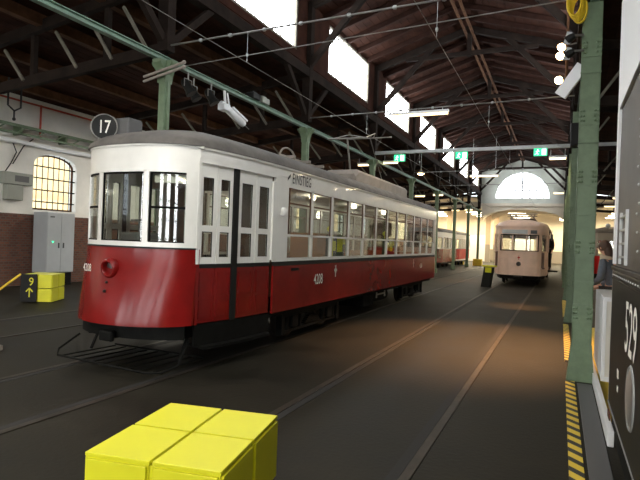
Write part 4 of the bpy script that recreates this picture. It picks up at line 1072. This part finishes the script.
# white flood lamp hanging on left girder
def aim(frm, to):
    d = (Vector(to)-Vector(frm)).normalized(); return d.to_track_quat('X', 'Z').to_matrix().to_4x4()
fl_ = thing('flood_lamp', 'long white flood lamp hanging at a slant from the green girder', 'lamp', (-6.4, 9.0, 4.62))
a_ = Vector((.0, 0, -.32)); dv = Vector((.15, 1.0, -.42)).normalized()
bb = MB(); u_, v_ = basis(dv); bb.tube([a_-dv*.12, a_+dv*.02, a_+dv*.62, a_+dv*.66], [.05, .08, .08, .065], 12); bb.build('housing', 'whitep', fl_)
MB().beam(a_+dv*.2+Vector((.05, 0, .09)), a_+dv*.7+Vector((.05, 0, .09)), .05, .04).build('gear_box', 'whitep', fl_)
MB().beam((0, -.02, 0), (0, .03, -.3), .03, .05).beam((.06, 0, -.05), (.06, .08, -.3), .015, .04).build('bracket', 'whitep', fl_)
MB().box(-.09, .09, -.12, .1, -.42, -.28, bev=.02).build('joint', 'whitep', fl_)
MB().cyl(a_+dv*.66, a_+dv*.85, .01, n=6).build('cable_tail', 'greyd', fl_)
def spot(x, y, z, tgt, lb, body='greyd', sc_=1.0, lens='greyd', grp=None):
    t = thing('spotlight', lb, 'lamp', (x, y, z), 0, grp)
    d = (Vector(tgt)-Vector((x, y, z))).normalized(); c = Vector((0, 0, -.28*sc_))
    MB().cyl((0, 0, 0), (0, 0, -.14*sc_), .015, n=6).tube([c+Vector((0, -.1*sc_, 0)), (0, -.1*sc_, -.14*sc_), (0, .1*sc_, -.14*sc_), c+Vector((0, .1*sc_, 0))], .01, 6).build('yoke', 'steel', t)
    MB().tube([c-d*.16*sc_, c-d*.12*sc_, c+d*.05*sc_, c+d*.14*sc_], [.05*sc_, .075*sc_, .08*sc_, .11*sc_], 16).build('can', body, t)
    MB().lathe([(0, .143*sc_), (.10*sc_, .143*sc_)], c, d, 16).build('lens', lens, t)
    return t
for i, (y, x) in enumerate(((7.7, -6.3), (8.05, -6.45), (8.4, -6.3))):
    spot(x, y, 4.6, (x+2, y+1, 1), 'dark spotlight on the green girder, %s of three past the nearest left column' % ('first', 'second', 'third')[i], 'black', 1.0)
for i, y in enumerate((10.1, 10.5)):
    o = MB().box(-.1, .1, -.16, .16, 0, .14, bev=.02).box(-.04, .04, -.1, .1, .14, .18).build('ballast_box', 'boxg' if i else 'black'); o.location = (-6.4, y, 4.715); tag(o, ('dark' if i == 0 else 'grey green')+' lamp ballast box sitting on top of the green girder', 'box')
# right column fixtures
fx = thing('flood_lamp', 'white box shaped flood lamp tilted on the nearest right column', 'lamp', (.16, 7.3, 3.75))
dv = Vector((-.62, .2, -.85)).normalized()
MB().beam(Vector((.02, -.1, .12)), Vector((.02, -.1, .12))+dv*.42, .14, .10, up=(0, 1, 0)).build('housing', 'whitep', fx)
MB().beam((0, -.06, .05), (.1, -.04, -.05), .04, .04).build('bracket', 'steel', fx)
for i, (z, lb) in enumerate(((4.22, 'upper'), (4.03, 'lower'))):
    t = thing('spotlight', lb+' small black spotlight with pale shade beside the nearest right column', 'lamp', (.08, 7.1, z))
    MB().tube([(0, 0, 0), (-.05, .02, -.02), (-.09, .03, -.05)], [.035, .05, .06], 12).build('can', 'black', t)
    MB().add([(-.09, 0, .06), (-.13, 0, -.1), (-.05, 0, -.1), (-.03, 0, .04)], [(0, 1, 2, 3)]).add([(-.09, .006, .06), (-.13, .006, -.1), (-.05, .006, -.1), (-.03, .006, .04)], [(3, 2, 1, 0)]).build('barn_door', 'grey', t)
    MB().cyl((0, 0, 0), (.1, .02, 0), .015, n=6).build('yoke', 'steel', t)
co = MB()
for k in range(8):
    cx_, r_ = random.uniform(-.01, .01), .10+.01*random.random()
    co.tube([(cx_+r_*.75*math.cos(a)+.01*k-.03, .012*k, r_*1.5*math.sin(a)-.01*k) for a in [2*PI*i/20 for i in range(20)]], .012, 6, closed=True)
o = co.build('cable_coil', 'yelb'); o.location = (.09, 6.95, 4.56); tag(o, 'coil of bright yellow cable hung high on the nearest right column', 'cable')
o = MB().box(-.12, .1, -.14, .14, -.28, .22, bev=.02).box(-.1, .08, -.15, -.14, -.24, .18).build('loudspeaker', 'black'); o.location = (.24, 12.5, 4.08); tag(o, 'black loudspeaker box high on the second right column', 'loudspeaker')
# warm spotlights at the second and third right columns
for i, (x, y, z) in enumerate(((-.12, 12.6, 6.02), (-.14, 12.6, 5.83), (-.15, 12.6, 5.3))):
    t = thing('spotlight', 'glowing warm spotlight high beside the second right column, %s of three' % ('top', 'middle', 'bottom')[i], 'lamp', (x, y, z))
    d = Vector((-.2, -.75, -.55)).normalized()
    MB().tube([Vector((0, 0, 0))-d*.16, -d*.1, -d*.01], [.04, .07, .085], 14).build('can', 'greyd', t)
    MB().lathe([(0, 0), (.085, 0)], (0, 0, 0), d, 16).build('lens', 'bulb', t)
    MB().cyl((0, 0, 0)-d*.1 if 0 else tuple(-d*.1), (.3, 0, -d.z*.1), .015, n=6).build('bracket', 'steel', t)
o = MB().cyl((-.0, 12.62, 4.9), (-.0, 12.62, 8.0), .03, n=8).build('lamp_pole', 'purlin', loc=(0, 12.6, 5)); tag(o, 'thin brown pole carrying the glowing spotlights high at right', 'pole')

# ------------------------------------------------------------------ people
def person(name, lb, loc, rz, joints, radii, edges, parts):
    t = thing('person', lb, 'person', loc, rz)
    def skin_obj(nm, J, Rr, Ed, m, root, sub=2):
        me = bpy.data.meshes.new(nm); keys = list(J)
        me.from_pydata([J[k] for k in keys], [(keys.index(a), keys.index(b)) for a, b in Ed], [])
        o = bpy.data.objects.new(nm, me); C.objects.link(o)
        sm = o.modifiers.new('skin', 'SKIN'); ss = o.modifiers.new('sub', 'SUBSURF'); ss.levels = ss.render_levels = sub
        for i, k in enumerate(keys):
            sv = me.skin_vertices[0].data[i]; r_ = Rr[k]; sv.radius = r_ if isinstance(r_, tuple) else (r_, r_); sv.use_root = (k == root)
        dg = bpy.context.evaluated_depsgraph_get(); m2 = bpy.data.meshes.new_from_object(o.evaluated_get(dg)); bpy.data.objects.remove(o)
        m2.polygons.foreach_set('use_smooth', [True]*len(m2.polygons)); m2.materials.clear(); m2.materials.append(M[m])
        o2 = bpy.data.objects.new(nm, m2); C.objects.link(o2); o2.parent = t; return o2
    skin_obj('body', joints, radii, edges, 'skin', 'pelvis')
    for nm, keys, grow, m in parts:
        J = {k: joints[k] for k in keys}; Ed = [(a, b) for a, b in edges if a in J and b in J]
        Rr = {k: (tuple(x+grow for x in radii[k]) if isinstance(radii[k], tuple) else radii[k]+grow) for k in keys}
        skin_obj(nm, J, Rr, Ed, m, keys[0])
    return t
def std_joints(h=1.7, bend=0.0, armr=None, arml=None):
    s = h/1.75
    J = dict(pelvis=(0, 0, .95), belly=(0, 0, 1.08), chest=(bend*.5, 0, 1.28), top=(bend*.9, 0, 1.42), neck=(bend*1.1, 0, 1.50), head0=(bend*1.4+.015, 0, 1.58), head1=(bend*1.7+.03, 0, 1.66), head2=(bend*1.8+.02, 0, 1.73),
             hipl=(0, .1, .9), kneel=(.03, .11, .5), ankl=(-.01, .12, .09), toel=(.16, .13, .04), hipr=(0, -.1, .9), kneer=(.02, -.11, .5), ankr=(-.02, -.12, .09), toer=(.15, -.13, .04),
             shl=(bend*.9, .18, 1.41), ell=(.0+bend*.6, .24, 1.14), wrl=(.12+bend, .23, .92), hal=(.17+bend, .22, .86),
             shr=(bend*.9, -.18, 1.41), elr=(.0+bend*.6, -.24, 1.14), wrr=(.12+bend, -.23, .92), har=(.17+bend, -.22, .86))
    if arml: J['ell'], J['wrl'], J['hal'] = arml
    if armr: J['elr'], J['wrr'], J['har'] = armr
    J = {k: tuple(c*s for c in v) for k, v in J.items()}
    Rr = dict(pelvis=(.15, .11), belly=(.14, .105), chest=(.16, .11), top=(.13, .085), neck=.055, head0=.068, head1=(.082, .095), head2=(.07, .08), hipl=.09, kneel=.058, ankl=.042, toel=.035, hipr=.09, kneer=.058, ankr=.042, toer=.035,
              shl=.06, ell=.042, wrl=.03, hal=.035, shr=.06, elr=.042, wrr=.03, har=.035)
    Ed = [('pelvis', 'belly'), ('belly', 'chest'), ('chest', 'top'), ('top', 'neck'), ('neck', 'head0'), ('head0', 'head1'), ('head1', 'head2'), ('pelvis', 'hipl'), ('hipl', 'kneel'), ('kneel', 'ankl'), ('ankl', 'toel'), ('pelvis', 'hipr'), ('hipr', 'kneer'), ('kneer', 'ankr'), ('ankr', 'toer'),
          ('top', 'shl'), ('shl', 'ell'), ('ell', 'wrl'), ('wrl', 'hal'), ('top', 'shr'), ('shr', 'elr'), ('elr', 'wrr'), ('wrr', 'har')]
    # fingers and thumb of each hand
    for sd, hn, wr in (('l', 'hal', 'wrl'), ('r', 'har', 'wrr')):
        H = Vector(J[hn]); Wv = Vector(J[wr]); d = (H-Wv).normalized(); sidev = Vector((0, 1 if sd == 'l' else -1, 0)); o_ = d.cross(sidev).normalized()
        for q in range(4):
            p = H+o_*(.012*(q-1.5)*1.6)+d*.03; e = p+d*(.055-.006*abs(q-1))-sidev*.015
            J['f%s%d' % (sd, q)] = tuple(p); J['g%s%d' % (sd, q)] = tuple(e); Rr['f%s%d' % (sd, q)] = .010; Rr['g%s%d' % (sd, q)] = .008
            Ed += [(hn, 'f%s%d' % (sd, q)), ('f%s%d' % (sd, q), 'g%s%d' % (sd, q))]
        p = H-d*.02+o_*.04; J['t'+sd] = tuple(p); J['u'+sd] = tuple(p+d*.035+o_*.015); Rr['t'+sd] = .011; Rr['u'+sd] = .009; Ed += [(hn, 't'+sd), ('t'+sd, 'u'+sd)]
    return J, Rr, Ed
UP = ['chest', 'belly', 'pelvis', 'top', 'shl', 'ell', 'wrl', 'shr', 'elr', 'wrr']; LOW = ['pelvis', 'hipl', 'kneel', 'ankl', 'hipr', 'kneer', 'ankr']; FT = ['ankl', 'toel']; FR = ['ankr', 'toer']
def face(t, J, hairm, s=1.0, cap=None, longh=False):
    hd = Vector(J['head1'])
    hr = MB(); hr.sphere(hd+Vector((-.028, 0, .028)), .108, 16, (1.0, .9, 1.05)); 
    if longh: hr.tube([hd+Vector((-.07, 0, .02)), hd+Vector((-.1, 0, -.08)), hd+Vector((-.11, 0, -.2))], [.07, .08, .04], 12)
    hr.build('hair', hairm, t)
    MB().sphere(hd+Vector((.085, .03, .005)), .011, 8).sphere(hd+Vector((.085, -.03, .005)), .011, 8).build('eyes', 'black', t)
    MB().tube([hd+Vector((.08, 0, .01)), hd+Vector((.108, 0, -.025)), hd+Vector((.09, 0, -.035))], [.008, .014, .01], 8).build('nose', 'skin', t)
    MB().tube([hd+Vector((.078, -.022, -.06)), hd+Vector((.09, 0, -.06)), hd+Vector((.078, .022, -.06))], .006, 6).build('mouth', 'redpipe', t)
    for s_ in (-1, 1): MB().sphere(hd+Vector((.0, s_*.082, -.005)), .022, 8, (.8, .4, 1.2)).build('ear', 'skin', t)
    if cap: 
        MB().lathe([(.0, .09), (.09, .085), (.125, .05), (.105, .02), (.1, 0)], hd+Vector((-.01, 0, .05)), (0, 0, 1), 20).sphere(hd+Vector((.08, 0, .055)), .06, 12, (1, 1, .15)).build('cap', cap, t)
J, Rr, Ed = std_joints(1.74, .10, arml=((.1, .27, 1.12), (.28, .16, 1.02), (.36, .1, 1.0)), armr=((.12, -.27, 1.12), (.3, -.16, .98), (.37, -.12, .94)))
p1 = person('person', 'person in grey blue jacket and beige scarf behind the white barrier, looking down', (.86, 10.4, .0), R(150), J, Rr, Ed, [('jacket', UP, .022, 'jacket'), ('trousers', LOW, .016, 'trouser'), ('shoe', FT, .014, 'black'), ('shoe', FR, .014, 'black')])
face(p1, J, 'hair', longh=True)
n_ = Vector(J['neck'])
sc1 = MB(); 
for k in range(3): sc1.tube([(n_.x+.01+.085*math.cos(a), .085*math.sin(a), n_.z-.01-.035*k+.02*math.cos(a)) for a in [2*PI*i/16 for i in range(16)]], .038, 8, closed=True)
sc1.build('scarf', 'scarf', p1)
bg_ = MB(); bg_.loft([[(x*k+.0, y, z) for x, y in ((-.12, -.03), (.12, -.03), (.12, .03), (-.12, .03))] for z, k in ((0, .5), (-.1, .9), (-.45, 1.0), (-.5, .8))], False, True)
o = bg_.build('cloth_bag', 'cloth'); o.location = (1.0, 10.0, 1.42); tag(o, 'white cloth held up in front of the person with the scarf', 'cloth')
J, Rr, Ed = std_joints(1.72, .03)
p2 = person('person', 'person in black uniform and cap standing on the side step of the cream tram', (-.52, 26.0, .62), R(-100), J, Rr, Ed, [('jacket', UP, .03, 'uniform'), ('trousers', LOW, .022, 'uniform'), ('shoe', FT, .014, 'black'), ('shoe', FR, .014, 'black')])
face(p2, J, 'hair', cap='uniform')
MB().box(.95, 1.45, 2.6, 3.4, .56, .62).box(1.0, 1.05, 2.7, 3.3, .3, .56).build('side_step', 'under', ct)

# ------------------------------------------------------------------ lights
def area(name, loc, rot, sx, sy, e, col=(1, 1, 1)):
    ld = bpy.data.lights.new(name, 'AREA'); ld.shape = 'RECTANGLE'; ld.size = sx; ld.size_y = sy; ld.energy = e; ld.color = col
    o = bpy.data.objects.new(name, ld); C.objects.link(o); o.location = loc; o.rotation_euler = rot; return o
def spotl(loc, tgt, e, ang_, col, blend=.7, rad=.06):
    ld = bpy.data.lights.new('spot_beam', 'SPOT'); ld.energy = e; ld.spot_size = R(ang_); ld.spot_blend = blend; ld.color = col; ld.shadow_soft_size = rad
    o = bpy.data.objects.new('spot_beam', ld); C.objects.link(o); o.location = loc; d = Vector(tgt)-Vector(loc); o.rotation_euler = d.to_track_quat('-Z', 'Y').to_euler(); return o
ORG = (1, .5, .2)
spotl((-.32, 12.45, 5.75), (-1.35, 9.3, 0), 4800, 46, ORG, 1.0)
spotl((-.32, 12.45, 5.2), (-1.0, 15.2, 0), 4200, 20, ORG, 1.0)
spotl((-6.2, 19.0, 4.4), (-3.9, 24.5, 0), 6000, 22, ORG, 1.0)

w = bpy.data.worlds.new('world'); sc.world = w; w.use_nodes = True
bgn = w.node_tree.nodes['Background']; bgn.inputs[0].default_value = (.85, .93, 1, 1); bgn.inputs[1].default_value = 3.0

sc.view_settings.view_transform = 'Standard'; sc.view_settings.look = 'None'; sc.view_settings.gamma = 1; sc.view_settings.use_curve_mapping = False
sc.view_settings.exposure = 0.22
sc.cycles.use_denoising = True
sc.cycles.max_bounces = 8; sc.cycles.transparent_max_bounces = 16; sc.cycles.sample_clamp_indirect = 6; sc.cycles.caustics_reflective = False; sc.cycles.caustics_refractive = False
